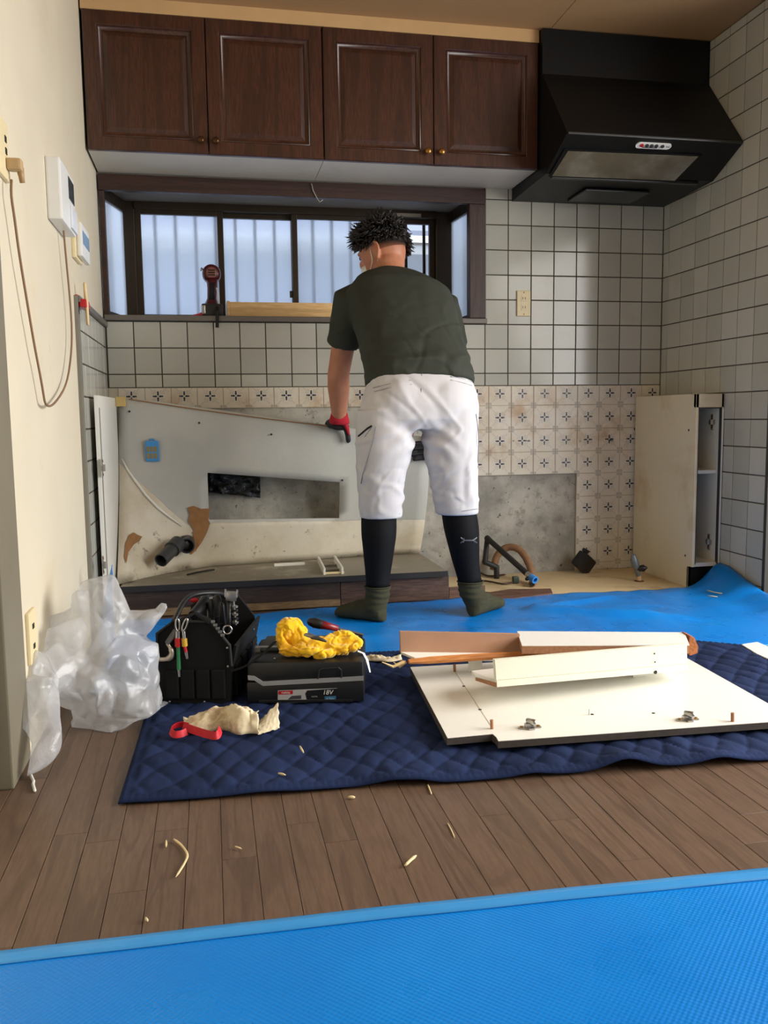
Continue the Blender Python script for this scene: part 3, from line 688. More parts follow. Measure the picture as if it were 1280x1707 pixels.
hinge_plate('hinge_plate', nc, Vector((x1-.0105, -.47, .705)), (-1, 0, 0), (0, 0, 1), 1.05); hinge_plate('hinge_plate', nc, Vector((x1-.0105, -.47, .19)), (-1, 0, 0), (0, 0, 1), 1.05)
for px in ((1057.6, 715), (1148, 717), (1142, 926)): q = PX(*px, x0); MB().lathe([(.005, 0), (.005, .001), (.002, .0015)], q, (-1, 0, 0), 10).build('screw_hole', MT['darkslot'], nc)
# ------------------------------------------------------------------ pipes and bits on the subfloor
bp_ = simple('black_lagged_pipe', L(30, 29, 28), .6, var=.2, bump=.3, bs=90)
pa = thing('black_pipe', (1.68, -.1, 0), 'bent black pipe with a blue capped tap end by the concrete wall', 'pipe')
k0 = Vector((1.676, -.10, .003)); k1 = Vector((1.676, -.10, .055)); k2 = Vector((1.620, -.10, .082)); k3 = Vector((1.632, -.10, .19)); k4 = PY(879, 957, -.40)
MB().tube([k0, k1], .0125, 14, round_=True).build('pipe_foot', bp_, pa, True); MB().tube([k1, k2], .0125, 14, round_=True).build('pipe_elbow', bp_, pa, True)
MB().tube([k2, k2+(k3-k2)*.1, k3], [.014, .012, .012], 14, round_=True).build('pipe_riser', bp_, pa, True); MB().tube([k3, k3+(k4-k3)*.08, k4], [.0145, .0125, .0125], 14, round_=True).build('pipe_arm', bp_, pa, True)
dv = (k4-k3).normalized()
MB().tube([k4, k4+dv*.03], [.013, .012], 14).build('brass_collar', MT['steel'], pa, 'auto'); MB().tube([k4+dv*.02, k4+dv*.03+Vector((-.02, 0, -.005))], .008, 12, round_=True).build('tap_lever', MT['black'], pa, True)
hollow(k4+dv*.028, k4+dv*.05+Vector((.004, -.006, 0)), .016, .006).build('blue_cap', simple('cap_blue', L(58, 140, 214), .35), pa, 'auto')
hz = thing('brown_hose', (1.7, -.2, 0), 'thick brown flexible hose arching over the subfloor', 'hose')
hp = [PY(822, 950, -.05), PY(826, 930, -.05), PY(836, 916, -.06), PY(850, 911, -.08), PY(864, 914, -.11), PY(876, 928, -.15), PY(884, 946, -.20), PY(888, 964, -.26), PY(889, 975, -.30), PY(886, 986, -.355)]
sm = []
for i in range(len(hp)-1):
    for k in range(4): sm.append(hp[i].lerp(hp[i+1], k/4))
for _ in range(3): sm = [sm[0]]+[(sm[i-1]+sm[i]*2+sm[i+1])/4 for i in range(1, len(sm)-1)]+[sm[-1]]
sm = [Vector((p.x, p.y, max(p.z, .02))) for p in sm]
MB().tube(sm, [.0165+.0008*math.sin(i*2.1) for i in range(len(sm))], 16, cap=True).build('hose', simple('brown_rubber_hose', L(150, 112, 80), .7, var=.2, vs=30), hz, True)
MB().lathe([(.001, 0), (.012, 0), (.012, .001), (.001, .001)], sm[-1]+(sm[-1]-sm[-2]).normalized()*.0005, sm[-1]-sm[-2]).build('hose_mouth', MT['rubber'], hz)
gv = thing('gas_valve', (2.26, -.33, 0), 'beige gas pipe stub with grey valve and black knob in front of the cream cabinet', 'valve')
MB().tube([(2.262, -.33, .003), (2.258, -.33, .035)], .011, 14).build('pipe', simple('beige_pipe', L(206, 176, 138), .5), gv, 'auto'); MB().lathe([(.022, 0), (.020, .003), (.013, .005)], (2.262, -.33, .003)).build('flange', simple('rusty_flange', L(110, 72, 46), .7), gv)
MB().tube([(2.258, -.33, .03), (2.252, -.33, .06), (2.244, -.33, .075), (2.236, -.328, .105), (2.234, -.327, .118)], [.0115, .013, .017, .016, .010], 16, round_=True).build('valve_body', simple('grey_blue_valve', L(120, 128, 134), .35, .4), gv, True)
MB().tube([(2.256, -.335, .062), (2.275, -.345, .064), (2.283, -.35, .066)], [.013, .016, .007], 12, round_=True).build('knob', MT['blackpl'], gv, True)
bb = MB(); Mx = Matrix.Translation((2.115, -.075, .055)) @ Matrix.Rotation(math.radians(38), 4, 'Y') @ Matrix.Rotation(math.radians(25), 4, 'Z'); bb.cbox(-.045, .045, -.03, .03, -.042, .036, .012, Mx)
bb.cbox(-.045, -.03, -.018, .018, .036, .052, .004, Mx); tag(bb.build('black_box', MT['blackpl'], None, 'auto'), 'chunky black plastic box tipped against the printed tiles', 'box')
for i, (pts, lab) in enumerate((([(770, 985), (800, 965), (840, 975), (856, 970)], 'thin dark cable ending in a green connector on the subfloor'), ([(772, 955), (790, 948), (812, 962), (840, 958)], 'thin dark cable curling under the black pipe foot'), ([(770, 975), (810, 990), (850, 988), (868, 990)], 'thin dark cable lying along the batten edge'))):
    pz = [PZ(x, y, .01) for x, y in pts]; q = []
    for a, b_ in zip(pz, pz[1:]): q += [a.lerp(b_, k/4) for k in range(4)]
    q.append(pz[-1])
    for _ in range(3): q = [q[0]]+[(q[j-1]+q[j]*2+q[j+1])/4 for j in range(1, len(q)-1)]+[q[-1]]
    t = thing('cable', (q[0].x, q[0].y, 0), lab, 'cable', 'loose cables on the subfloor'); MB().tube(q, .0042, 8, round_=True).build('lead', simple('brown_cable%d' % i, L(74, 56, 42), .6), t, True)
    if i == 0: MB().cbox(q[-1].x-.004, q[-1].x+.022, q[-1].y-.012, q[-1].y+.012, .004, .034, .003).build('connector', simple('green_connector', L(52, 66, 56), .5), t)
    else: MB().tube([q[-1], q[-1]+(q[-1]-q[-2]).normalized()*.012], .0025, 8).build('bare_end', MT['brass'], t)
# a brown skirting scrap lying at the tarp edge
tag(MB().prism([PZ(790, 994, .004), PZ(850, 985, .004), PZ(918, 984, .004), PZ(921, 992, .004), PZ(860, 999, .004), PZ(795, 1003, .004)], (0, 0, .008)).build('wood_scrap', wood('scrap_brown', L(84, 56, 44), L(126, 88, 70), 'x', .6).m), 'flat brown wood scrap at the edge of the blue sheet below the hose', 'wood scrap')
# ------------------------------------------------------------------ wall outlet on the tiles
ou = thing('wall_outlet', (1.832, -.004, 1.193), 'ivory double socket plate on the white back tiles', 'outlet')
MB().cbox(1.803, 1.868, -.009, -.0005, 1.193, 1.308, .003).build('plate', MT['ivory'], ou)
for z in (1.232, 1.272):
    s = MB().cbox(1.822, 1.849, -.0105, -.008, z-.013, z+.013, .001).build('socket', MT['ivory'], ou)
    for dx in (-.006, .006): MB().box(1.8355+dx-.0012, 1.8355+dx+.0012, -.0112, -.0102, z-.004, z+.006).build('slot', MT['darkslot'], s)
for z in (1.202, 1.299): MB().lathe([(.0035, 0), (.0035, .001), (.001, .0015)], (1.8355, -.009, z), (0, -1, 0), 10).build('screw', MT['brass'], ou)
# ------------------------------------------------------------------ things on the left wall
sw = thing('switch_plate', (0, -1.78, 1.27), 'yellowed switch plate high on the cream wall at the picture edge', 'outlet')
MB().cbox(-.006, .004, -1.86, -1.735, 1.262, 1.385, .003).build('plate', MT['ivory'], sw)
for z in (1.347, 1.322): MB().cbox(.003, .0055, -1.772, -1.757, z-.007, z+.007, .001).build('socket_hole', MT['darkslot'], sw)
pg = thing('power_cord', (.01, -1.74, 1.25), 'brown power cord looping down the cream wall from the switch plate', 'cord')
MB().cbox(.004, .035, -1.775, -1.745, 1.283, 1.308, .006).build('plug', simple('brown_plug', L(196, 166, 122), .5), pg); MB().tube([(.028, -1.752, 1.292), (.03, -1.745, 1.262)], [.008, .0055], 10).build('plug_neck', simple('brown_plug_neck', L(178, 142, 100), .5), pg, True)
cpx = [(19, 300), (18, 325), (24, 360), (30, 410), (38, 460), (48, 520), (58, 580), (68, 630), (73, 660), (75, 675), (84, 679), (95, 668), (110, 645), (117, 610), (121, 560), (117, 500), (111, 440), (107, 395), (105, 372)]
q = [PX(x, y, .012) for x, y in cpx]; q2 = []
for a, b_ in zip(q, q[1:]): q2 += [a.lerp(b_, k/3) for k in range(3)]
q2.append(q[-1])
for _ in range(3): q2 = [q2[0]]+[(q2[j-1]+q2[j]*2+q2[j+1])/4 for j in range(1, len(q2)-1)]+[q2[-1]]
MB().tube(q2, .0029, 8).build('cord', simple('tan_cord', L(138, 108, 80), .6), pg, True)
ic = thing('intercom', (.02, -1.0, 1.33), 'white wall intercom with dark screen above the hanging cord', 'intercom')
MB().cbox(-.006, .034, -1.225, -.972, 1.300, 1.468, .006).build('body', MT['whitepl'], ic); MB().cbox(.033, .0355, -1.09, -.99, 1.388, 1.452, .001).build('screen', simple('intercom_screen', L(66, 70, 72), .2), ic)
MB().cbox(.033, .040, -1.08, -.978, 1.306, 1.372, .004).build('button_panel', simple('cool_white', L(226, 230, 236), .35), ic)
tr = thing('water_heater_remote', (.02, -.67, 1.28), 'small white remote panel with blue screen on the cream wall', 'remote')
MB().cbox(-.006, .006, -.80, -.66, 1.272, 1.42, .003).build('backplate', MT['ivory'], tr); MB().cbox(.006, .024, -.77, -.585, 1.282, 1.392, .006).build('body', MT['whitepl'], tr); MB().cbox(.0235, .0255, -.75, -.60, 1.325, 1.368, .001).build('screen', simple('blue_lcd', L(108, 142, 176), .25), tr)
st = thing('red_clip', (.012, -.74, 1.10), 'red clip holding a pale wooden stick on the tile edge', 'clip')
MB().cbox(-.004, .006, -.80, -.775, 1.09, 1.155, .003).build('backing', MT['red'], st); MB().cbox(.006, .030, -.79, -.70, 1.115, 1.142, .004).build('band', MT['red'], st)
tag(MB().tube([PX(141, 473, .028), PX(144, 505, .028), PX(146.5, 540, .028)], [.005, .0065, .005], 8, round_=True).build('wooden_stick', simple('pale_stick', L(226, 200, 150), .6), None, True), 'pale wooden stick gripped by the red clip', 'stick')
lo = thing('low_outlet', (0, -1.76, .2), 'yellowed socket plate low on the cream wall behind the plastic bag', 'outlet')
MB().cbox(-.006, .003, -1.805, -1.725, .20, .318, .003).build('plate', MT['ivory'], lo)
for z in (.236, .282): MB().cbox(.002, .0045, -1.776, -1.758, z-.006, z+.006, .001).build('socket_hole', MT['darkslot'], lo)
# ------------------------------------------------------------------ on the window sill
wt = thing('wooden_tray', (.75, .06, 1.181), 'shallow light pine drawer frame standing on the window sill', 'tray')
pine = wood('light_pine', L(214, 172, 112), L(236, 200, 146), 'x', .5, 24).m
MB().cbox(.512, 1.10, .012, .022, 1.1815, 1.243, .002).build('front_board', pine, wt); MB().cbox(.502, .515, .004, .13, 1.1815, 1.246, .002).build('end_board', pine, wt); MB().cbox(1.10, 1.113, .004, .13, 1.1815, 1.246, .002).build('end_board', pine, wt); MB().cbox(.515, 1.10, .12, .13, 1.1815, 1.243, .002).build('back_board', pine, wt); MB().box(.515, 1.10, .022, .12, 1.184, 1.190).build('bottom', pine, wt)
dr = thing('impact_driver', (.44, .09, 1.181), 'maroon cordless impact driver standing on the window sill', 'power tool')
mar = simple('maroon_housing', L(84, 24, 28), .3, var=.12, vs=30)
MB().lathe([(.006, 0), (.026, .002), (.037, .012), (.040, .03), (.040, .07), (.034, .09), (.024, .11), (.013, .125), (.008, .15)], (.443, .03, 1.366), (0, 1, 0.02)).build('motor_housing', mar, dr, True)
MB().lathe([(.024, 0), (.024, -.003), (.014, -.0045), (.001, -.005)], (.443, .031, 1.366), (0, 1, 0)).build('rear_vent', simple('dusty_rose_cap', L(150, 96, 88), .3), dr, True)
for k in range(3): MB().cbox(.428, .458, .022, .027, 1.354+k*.010, 1.358+k*.010, .001).build('vent_slot', MT['rubber'], dr)
MB().loft([((.445, .055, 1.345), (.026, 0, 0), (0, .030, 0)), ((.444, .05, 1.305), (.021, 0, 0), (0, .024, .004)), ((.441, .048, 1.26), (.020, 0, 0), (0, .023, .003)), ((.439, .05, 1.240), (.028, 0, 0), (0, .030, 0)), ((.438, .052, 1.230), (.040, 0, 0), (0, .050, 0))], 20, 2.4).build('handle', mar, dr, True)
MB().loft([((.445, .030, 1.33), (.012, 0, 0), (0, .004, 0)), ((.442, .026, 1.28), (.011, 0, 0), (0, .004, 0)), ((.440, .028, 1.245), (.013, 0, 0), (0, .004, 0))], 14, 2.2).build('grip_pad', MT['rubber'], dr, True)
MB().cbox(.396, .486, .0, .11, 1.1815, 1.234, .008).build('battery', MT['blackpl'], dr, 'auto'); MB().cbox(.398, .412, -.003, .03, 1.19, 1.226, .003).build('battery_clip', MT['steel'], dr)
MB().tube([(.412, .03, 1.375), (.402, .01, 1.38), (.400, .0, 1.37)], .004, 8).build('belt_hook', MT['steel'], dr, True)
MB().tube([(.462, .01, 1.225), (.462, -.02, 1.20), (.460, -.026, 1.17), (.458, -.027, 1.13)], [(.007, .003)]*4, 8).build('wrist_strap', MT['rubber'], dr)
MB().tube([(.462, .012, 1.3), (.47, .0, 1.26), (.466, .01, 1.225)], .003, 8).build('cable_loop', MT['whitepl'], dr, True)
tag(MB().tube([(.36, .03, 1.185), (.385, .02, 1.19), (.402, .01, 1.196), (.398, .0, 1.187), (.36, .015, 1.184)], .004, 8, round_=True).build('red_strap', MT['red'], None, True), 'bright red strap end lying beside the impact driver', 'strap')
tag(MB().tube([PY(519, 306, -.026), PY(522, 318, -.026), PY(528, 330, -.024), PY(533, 337, -.022), PY(538, 333, -.024)], .0022, 6).build('hanging_wire', simple('pale_wire', L(170, 164, 150), .5), None, True), 'short pale wire hook hanging from the window head', 'wire')

tag(MB().tube(smooth_path([PZ(312, 958, .125), PZ(328, 954, .127), PZ(345, 951, .126), PZ(357, 949.5, .125)], 1, 3), [(.004, .003)]*2+[(.009, .003)]*6+[(.004, .003)]*2, 8).build('dark_slot_strip', MT['rubber'], None, True), 'short black strip added for the dark slot at the dirty left end of the base shelf', 'slot strip')  # added black strip stands in for the dark slot seen on the shelf
sst = lambda a, b, x: (lambda t: t*t*(3-2*t))(max(0, min(1, (x-a)/(b-a))))
# ------------------------------------------------------------------ blue protective sheets
def _blue():
    m = Mat('blue_embossed_sheet', .32, spec=.5); x, y, z = m.sep()
    c = m.mix(m.noise(2.5, 3).ss(.3, .75), L(0, 122, 214), L(12, 134, 224)); m.color(c)
    b = ((x*680).sin()*(y*680).sin())*.5+m.noise(9, 3)*.8
    m.bump(b, .35, .0015); m.rough(m.noise(6, 4).ss(.3, .8)*.12+.26); return m.m
MT['blue'] = _blue()
eY = lambda x: lin(x, [(.06, -.56), (.52, -.56), (1.0, -.515), (1.4, -.50), (1.78, -.512), (2.2, -.54), (2.52, -.56)])
def tarpf(u, v):
    x = .07+2.44*u; ya = eY(x)+.012*nz((x*5, 0, 0)); y = ya+(-1.42-ya)*v
    fl_ = sst(-1.25, -1.0, y); ft = max(sst(.22, .12, math.hypot(x-.93, y+.74)), sst(.2, .12, math.hypot(x-1.42, y+.73)))
    wr = .010*max(0, nz((x*5+y*2, y*9, 3)))+.007*abs(nz((x*9, y*4+x*3, 8)))
    rd = .020*math.exp(-((y+.86+(x-1.75)*.55)/.05)**2)*sst(1.5, 1.65, x)*sst(2.2, 1.95, x)+.013*math.exp(-((y+.72-(x-1.7)*.3)/.03)**2)*sst(1.45, 1.6, x)*sst(2.1, 1.9, x)
    z = .0045+(wr+rd)*fl_*(1-ft)
    z += sst(2.34, 2.515, x)**1.4*lin(-y, [(.5, .125), (.6, .115), (.85, .045), (1.1, .03), (1.4, .01)])*(.9+.2*nz((y*8, 0, 0)))
    return Vector((x, y, z))
tb = thing('protective_sheet', (1.3, -.9, 0), 'wrinkled blue plastic sheet the man stands on, curling up the tiled wall', 'plastic sheet')
MB().sheet(tarpf, 170, 70, .002).build('sheet', MT['blue'], tb, True)
MB().sheet(lambda u, v: Vector((.05+.045*v*v+.05*u*(1-v)**.7, -1.0-.02*u, .006+.285*v)), 6, 12, .0015).build('raised_corner', MT['blue'], tb, True)
ft_ = thing('protective_sheet', (.7, -2.9, 0), 'flat blue embossed plastic sheet across the floor nearest the viewer', 'plastic sheet')
fe = lambda x: lin(x, [(-.06, -2.589), (.1, -2.592), (.646, -2.602), (1.277, -2.629), (1.9, -2.66)])
def ff(u, v, a=0, b=.75, h=0):
    x = -.04+1.9*u; y = fe(x)-.0015*nz((x*6, 0, 5))-(a+(b-a)*v)
    return Vector((x, y, .0045+h+.004*max(0, nz((x*3, y*3, 2)))*sst(0, .2, -y+fe(x))))
MB().sheet(ff, 80, 40, .002).build('sheet', MT['blue'], ft_, True)
hm = Mat('blue_sheet_hem', .3); hm.color(hm.mix(hm.noise(12, 3), L(46, 140, 214), L(70, 156, 222)))
MB().sheet(lambda u, v: ff(u, v, -.0015, .030, .0022), 80, 3, .0018).build('hem', hm.m, ft_, True)
# ------------------------------------------------------------------ quilted moving blanket
qc = [Vector((.213, -2.137, 0)), Vector((1.96, -2.268, 0)), Vector((2.06, -1.34, 0)), Vector((.245, -1.15, 0))]
def quilt(u, v):
    p = qc[0].lerp(qc[1], u).lerp(qc[3].lerp(qc[2], u), v)
    if u > .93: p.y -= (u-.93)*1.2*v*v
    sx, sy = u*1.75, v*1.02
    p.x += .006*nz((sx*3, sy*3, 1)); p.y += .006*nz((sx*3, sy*3, 4))+(.008*nz((sx*4, 0, 2)) if v < .2 else 0)
    wx, wy = sx+.016*nz((sx*9, sy*7, 0)), sy+.03*nz((sx*8, sy*6, 9))
    a, b = (wx*1.1+wy*.62)/.075, (wx*1.1-wy*.62)/.075
    h = (abs(math.sin(math.pi*a))*abs(math.sin(math.pi*b)))**.27
    e = min(sx, 1.75-sx, sy, 1.02-sy); hem = sst(.02, .032, e)
    z = (.0095+.004*nz((sx*14, sy*9, 5)))*h*hem+.0022*abs(nz((sx*40, sy*22, 7)))*hem+(.005+.0015*math.sin(sx*700)+.0015*math.sin(sy*700))*(1-hem)*sst(0, .006, e)
    z += .006+.007*max(0, nz((sx*2.2, sy*2.2, 6)))
    for cx, wd, hh in ((.545, .05, .010), (.60, .03, .005), (1.03, .055, .022), (.83, .04, .006), (1.24, .05, .012), (.28, .06, .004)): z += hh*math.exp(-((sx-cx)/wd)**2)*sst(.09, 0.0, sy)
    p.z = z+.0012
    return p
bl = Mat('navy_quilted_cotton', .95, spec=.12)
bl.color(bl.mix(bl.noise(5, 4).ss(.3, .7), L(26, 37, 66), L(37, 50, 86))); bl.bump(bl.noise(700, 2), .25, .0006)
q = MB().sheet(quilt, 320, 190, .0035).build('moving_blanket', bl.m, None, True)
tag(q, 'navy blue quilted moving blanket spread on the wood floor', 'blanket')
# ------------------------------------------------------------------ white panel lying on the blanket
def x2(a, b, c, d):
    r, s = b-a, d-c; t = ((c.x-a.x)*s.y-(c.y-a.y)*s.x)/(r.x*s.y-r.y*s.x); return a+r*t
zt = .042
BL, FL_, N1, N2 = PZ(683, 1112, zt), PZ(745, 1231, zt), PZ(820, 1224, zt), PZ(830, 1236, zt)
FRl, Ra, Rb = PZ(1280, 1204, zt), PZ(1160, 1105, zt), PZ(1280, 1172, zt)
FR = x2(N2, FRl, Ra, Rb); BR = x2(BL, BL+(FR-N2), Ra, Rb)
wp = thing('laminate_board', (1.3, -1.8, .024), 'big white cabinet panel lying flat on the navy blanket', 'panel')
poly = [BL, FL_, N1, N1+Vector((.002, -.02, 0)), N2, FR, BR]
MB().prism([p-Vector((0, 0, .0005)) for p in poly], (0, 0, -.015)).build('core', simple('dark_board_edge', L(70, 62, 56), .8, var=.2, vs=60), wp)
cen = sum(poly, Vector())/len(poly)
MB().prism([p+(cen-p).normalized()*.002-Vector((0, 0, .0005)) for p in poly], (0, 0, .001)).build('white_face', simple('bright_white_laminate', L(240, 238, 228), .35, var=.02, stains=((L(216, 206, 176), 4, .62, .8, .35),)), wp)
wdir = (FR-N2).normalized()
for px in ((883, 1213), (1146, 1200)):
    c = PZ(*px, zt+.001); h = hinge_plate('hinge_plate', wp, c, (0, 0, 1), wdir, .8)
    MB().tube([c+Vector((0, .01, .004)), c+Vector((-.004, .002, .016)), c+Vector((.006, -.008, .014))], [.004, .006, .008], 10, round_=True).build('hinge_arm', MT['steel'], h, True)
for i, px in enumerate(((1002, 1210), (1221, 1203), (758, 1120))):
    c = PZ(px[0], px[1] if i else 1210, zt)
    if i == 0: c = PZ(820, 1215, zt)
    MB().tube([c, c+Vector((-.001, 0, .021))], .004, 10).build('dowel', simple('beech_dowel%d' % i, L(170, 120, 88), .7), wp, 'auto')
c = PZ(982, 1192, zt); MB().tube([c, c+Vector((0, 0, .014))], .0016, 8).build('screw', MT['steel'], wp)
for px in ((773, 1144), (800, 1183), (1089, 1189), (987, 1191)): c = PZ(*px, zt+.0006); MB().lathe([(.004, 0), (.004, .0008), (.002, .001)], c, (0, 0, 1), 8).build('screw_hole', MT['darkslot'], wp)
ga, gb = PZ(757, 1118, zt), PZ(822, 1216, zt); sdv = Vector((.0008, 0, 0)); MB().prism([ga-sdv, gb-sdv, gb+sdv, ga+sdv], (0, 0, .001)).build('groove_line', simple('groove_shadow', L(190, 184, 160), .6), wp)
# broken drawer box and boards on the panel
crw = simple('cream_white_board', L(232, 230, 210), .4, var=.03)
chip = simple('raw_chipboard', L(176, 126, 92), .9, var=.25, vs=140, bump=.5, bs=160)
db = thing('broken_drawer', (1.33, -1.8, .043), 'broken cream drawer box lying upside on the white panel', 'drawer')
P1, P2, P3, P4 = PY(825, 1100, -1.885), PY(1145, 1073, -1.80), PY(1145, 1117, -1.80), PY(828, 1145, -1.885)
nb = (P2-P1).cross(P4-P1).normalized(); nb = nb if nb.y > 0 else -nb
lip = .25
MB().prism([P1, P2, P2.lerp(P3, 1-lip), P1.lerp(P4, 1-lip)], nb*.012).build('front_board', crw, db)
Pl1, Pl2 = P1.lerp(P4, 1-lip+.01)-nb*.0025, P2.lerp(P3, 1-lip+.01)-nb*.0025
MB().prism([Pl1, Pl2, P3-nb*.0025, P4-nb*.0025], nb*.014).build('bottom_lip', crw, db)
b4 = PY(793, 1128, -1.80); bk = Vector((.0, .16, 0))
MB().prism([P4+Vector((0, .002, .012)), P3+Vector((0, .002, .012)), P3+Vector((.03, .17, .012)), b4+Vector((.005, .05, 0)), b4], (0, 0, -.010)).build('bottom_board', MT['white_lam'], db)
MB().prism([P4+Vector((-.001, .0, .010)), b4+Vector((-.001, 0, -.002)), b4+Vector((-.001, 0, -.010)), P4+Vector((-.001, .0, -.001))], (.002, .001, 0)).build('raw_edge', chip, db)
for px in ((1089, 1089, .0022), (1090, 1103, .0022), (1091, 1120, .005)):
    c = PY(px[0], px[1], -1.815); s = (c-P1).dot(nb); c = c-nb*(s+.0006); MB().lathe([(px[2], 0), (px[2], .001), (.001, .0012)], c-nb*.002, -nb, 10).build('screw_hole', MT['darkslot'], db)
e0 = PZ(784, 1121, zt+.001); MB().cbox(e0.x, e0.x+.034, e0.y, e0.y+.02, zt+.0008, zt+.05, .001).build('support_block', MT['white_lam'], db)
MB().cbox(1.50, 1.54, -1.74, -1.70, zt+.0008, P3.z+.002, .001).build('support_block', MT['white_lam'], db)
brd = thing('brown_board', (1.08, -1.6, .1), 'brown backed board with a white ledge behind the broken drawer', 'board')
Q = [PY(667, 1053, -1.60), PY(866, 1057, -1.60), PY(868, 1089, -1.60), PY(668, 1088, -1.60)]
MB().prism(Q, (0, .012, 0)).build('board', simple('brown_hardboard', L(178, 136, 108), .8, var=.1, vs=12), brd)
q3 = Q[3]; MB().prism([q3+Vector((0, 0, .002)), Q[2]+Vector((.03, 0, -.002)), Q[2]+Vector((.04, -.035, -.012)), q3+Vector((.03, -.035, -.006))], (0, 0, -.006)).build('ledge', MT['white_lam'], brd)
ora = wood('orange_pine_strip', L(190, 116, 56), L(222, 150, 84), 'x', .6, 30).m
sa, sb = q3+Vector((.012, -.04, -.014)), q3+Vector((.40, -.055, -.012))
tag(MB().tube([sa, sa.lerp(sb, .15), sa.lerp(sb, .5), sa.lerp(sb, .8), sb], [(.012, .006), (.010, .010), (.010, .010), (.010, .008), (.006, .004)], 8).build('wood_strip', ora), 'splintered orange pine strip under the brown board', 'wood strip')
for i, (a, b_) in enumerate(((sa, Vector((-.055, -.01, .004))), (sa, Vector((-.028, .012, -.004))))):
    tag(MB().tube([a+b_*.25+Vector((0, 0, .0)), a+b_*.8+Vector((0, 0, -.012)), a+b_*1.35+Vector((0, 0, .002))], [.005, .004, .001], 6).build('splinter', simple('pale_splinter%d' % i, L(226, 196, 140), .7)), ('long pale splinter jutting from the end of the orange strip', 'short pale splinter beside the end of the orange strip')[i], 'splinter')
cb = thing('white_chipboard', (1.5, -1.65, .12), 'white topped chipboard slab resting behind the broken drawer', 'board')
zb = .137; S = [PZ(862, 1052, zb), PZ(1141, 1054, zb), PZ(1149, 1075, zb), PZ(870, 1076, zb)]
MB().prism(S, (0, 0, -.002)).build('white_face', simple('bright_white_face', L(244, 242, 236), .35, var=.02), cb)
MB().prism([p+Vector((0, 0, -.002)) for p in S], (0, 0, -.021)).build('chipboard_core', chip, cb)
eb = MB(); E0 = PY(1150, 1060, -1.72)
ev = [E0+Vector((.0, 0, .0)), E0+Vector((.014, .0, -.006)), E0+Vector((.020, 0, -.02)), E0+Vector((.026, 0, -.032)), E0+Vector((.024, 0, -.05)), E0+Vector((.002, 0, -.055)), E0+Vector((-.004, 0, -.03)), E0+Vector((-.002, 0, -.015))]
eb.prism(ev, (.006, .05, 0)); tag(eb.build('torn_end_block', simple('torn_orange_block', L(176, 106, 58), .85, var=.3, vs=60, bump=.8, bs=70, bd=.006)), 'torn orange brown block at the right end of the broken drawer', 'wood scrap')
# ------------------------------------------------------------------ tool bag
class Fr:
    def __init__(s, p, ang): s.p = Vector(p); s.M = Matrix.Translation(s.p) @ Matrix.Rotation(ang, 4, 'Z'); s.R = Matrix.Rotation(ang, 3, 'Z'); s.n = s.R @ Vector((0, -1, 0))
    def P(s, x, y, d=0): return PP(x, y, s.p+s.R @ Vector((0, d, 0)), s.n)
    def w(s, x, y, z): return s.M @ Vector((x, y, z))
    def d(s, x, y, z): return s.R @ Vector((x, y, z))
_a, _b = PZ(270, 1172, .016), PZ(383, 1172, .016)
BF = Fr((_a.x, _a.y, 0), math.atan2(_b.y-_a.y, _b.x-_a.x))
cv = simple('black_canvas', L(15, 16, 18), .8, var=.2, vs=40, bump=.4, bs=700, bd=.0006, spec=.3)
bg_ = thing('tool_bag', (.36, -1.4, .015), 'black canvas open tool tote standing on the blanket', 'tool bag')
zg = .016
fp = [(268, 1172), (383, 1172), (386, 1110), (383, 1076), (352, 1037), (290, 1035), (262, 1056), (263, 1100)]
F = [BF.P(x, y) for x, y in fp]
MB().prism(F, BF.d(0, .012, 0)).build('end_panel', cv, bg_); MB().prism([p+BF.d(0, .33, 0) for p in F], BF.d(0, .012, 0)).build('end_panel', cv, bg_)
xb = (F[1]-F[0]).length
def bx(pts, ln): return MB().prism([BF.w(x, .006, z) for x, z in pts], BF.d(0, ln, 0))
bx([(xb, zg), (xb+.004, .10), (xb+.018, .165), (xb+.012, .167), (xb-.006, .10), (xb-.006, zg)], .335).build('side_wall', cv, bg_)
bx([(0, zg), (-.004, .10), (-.010, .165), (-.004, .167), (.006, .10), (.006, zg)], .335).build('side_wall', cv, bg_)
MB().box(0, xb, .006, .34, zg, zg+.01, BF.M).build('bottom', cv, bg_)
for i in range(4): x = .012+i*.040; MB().cbox(x, x+.036, -.007, 0, zg+.012, zg+.09, .004, BF.M).build('front_pocket', cv, bg_)
for i in range(4): y = .03+i*.075; MB().cbox(xb, xb+.012, y, y+.066, zg+.01, zg+.095, .004, BF.M).build('side_pocket', cv, bg_)
MB().tube([p+BF.d(0, -.002, 0) for p in F[2:]], .004, 8).build('piping', MT['rubber'], bg_)
hpth = smooth_path([BF.P(290, 1036, 0), BF.P(304, 1006, .06), BF.P(318, 992, .12), BF.P(345, 988, .17), BF.P(372, 989, .22), BF.P(384, 1005, .28), BF.P(388, 1030, .34)])
MB().tube(hpth, .007, 10).build('handle', MT['blackpl'], bg_, True)
MB().tube([BF.P(296, 1037, -.004), BF.P(325, 1022, .02), BF.P(352, 1037, -.004)], [(.010, .004)]*3, 8).build('top_flap', cv, bg_)
for px in ((379, 1080), (380, 1111), (283, 1170), (341, 1170)): MB().lathe([(.003, 0), (.003, .0012), (.001, .002)], BF.P(*px, -.002), BF.n, 8).build('rivet', MT['steel'], bg_)
for y, z in ((.24, .15), (.28, .10)): MB().lathe([(.004, 0), (.003, .002), (.001, .0025)], BF.w(xb+.018, y, z), BF.d(1, 0, 0), 8).build('rivet', MT['steel'], bg_)
MB().tube(smooth_path([BF.P(384, 1119, -.004), BF.P(408, 1112, -.006), BF.P(436, 1092, .02), BF.P(458, 1070, .06)]), [(.011, .002)]*13, 8).build('shoulder_strap', cv, bg_)
Yf = 0
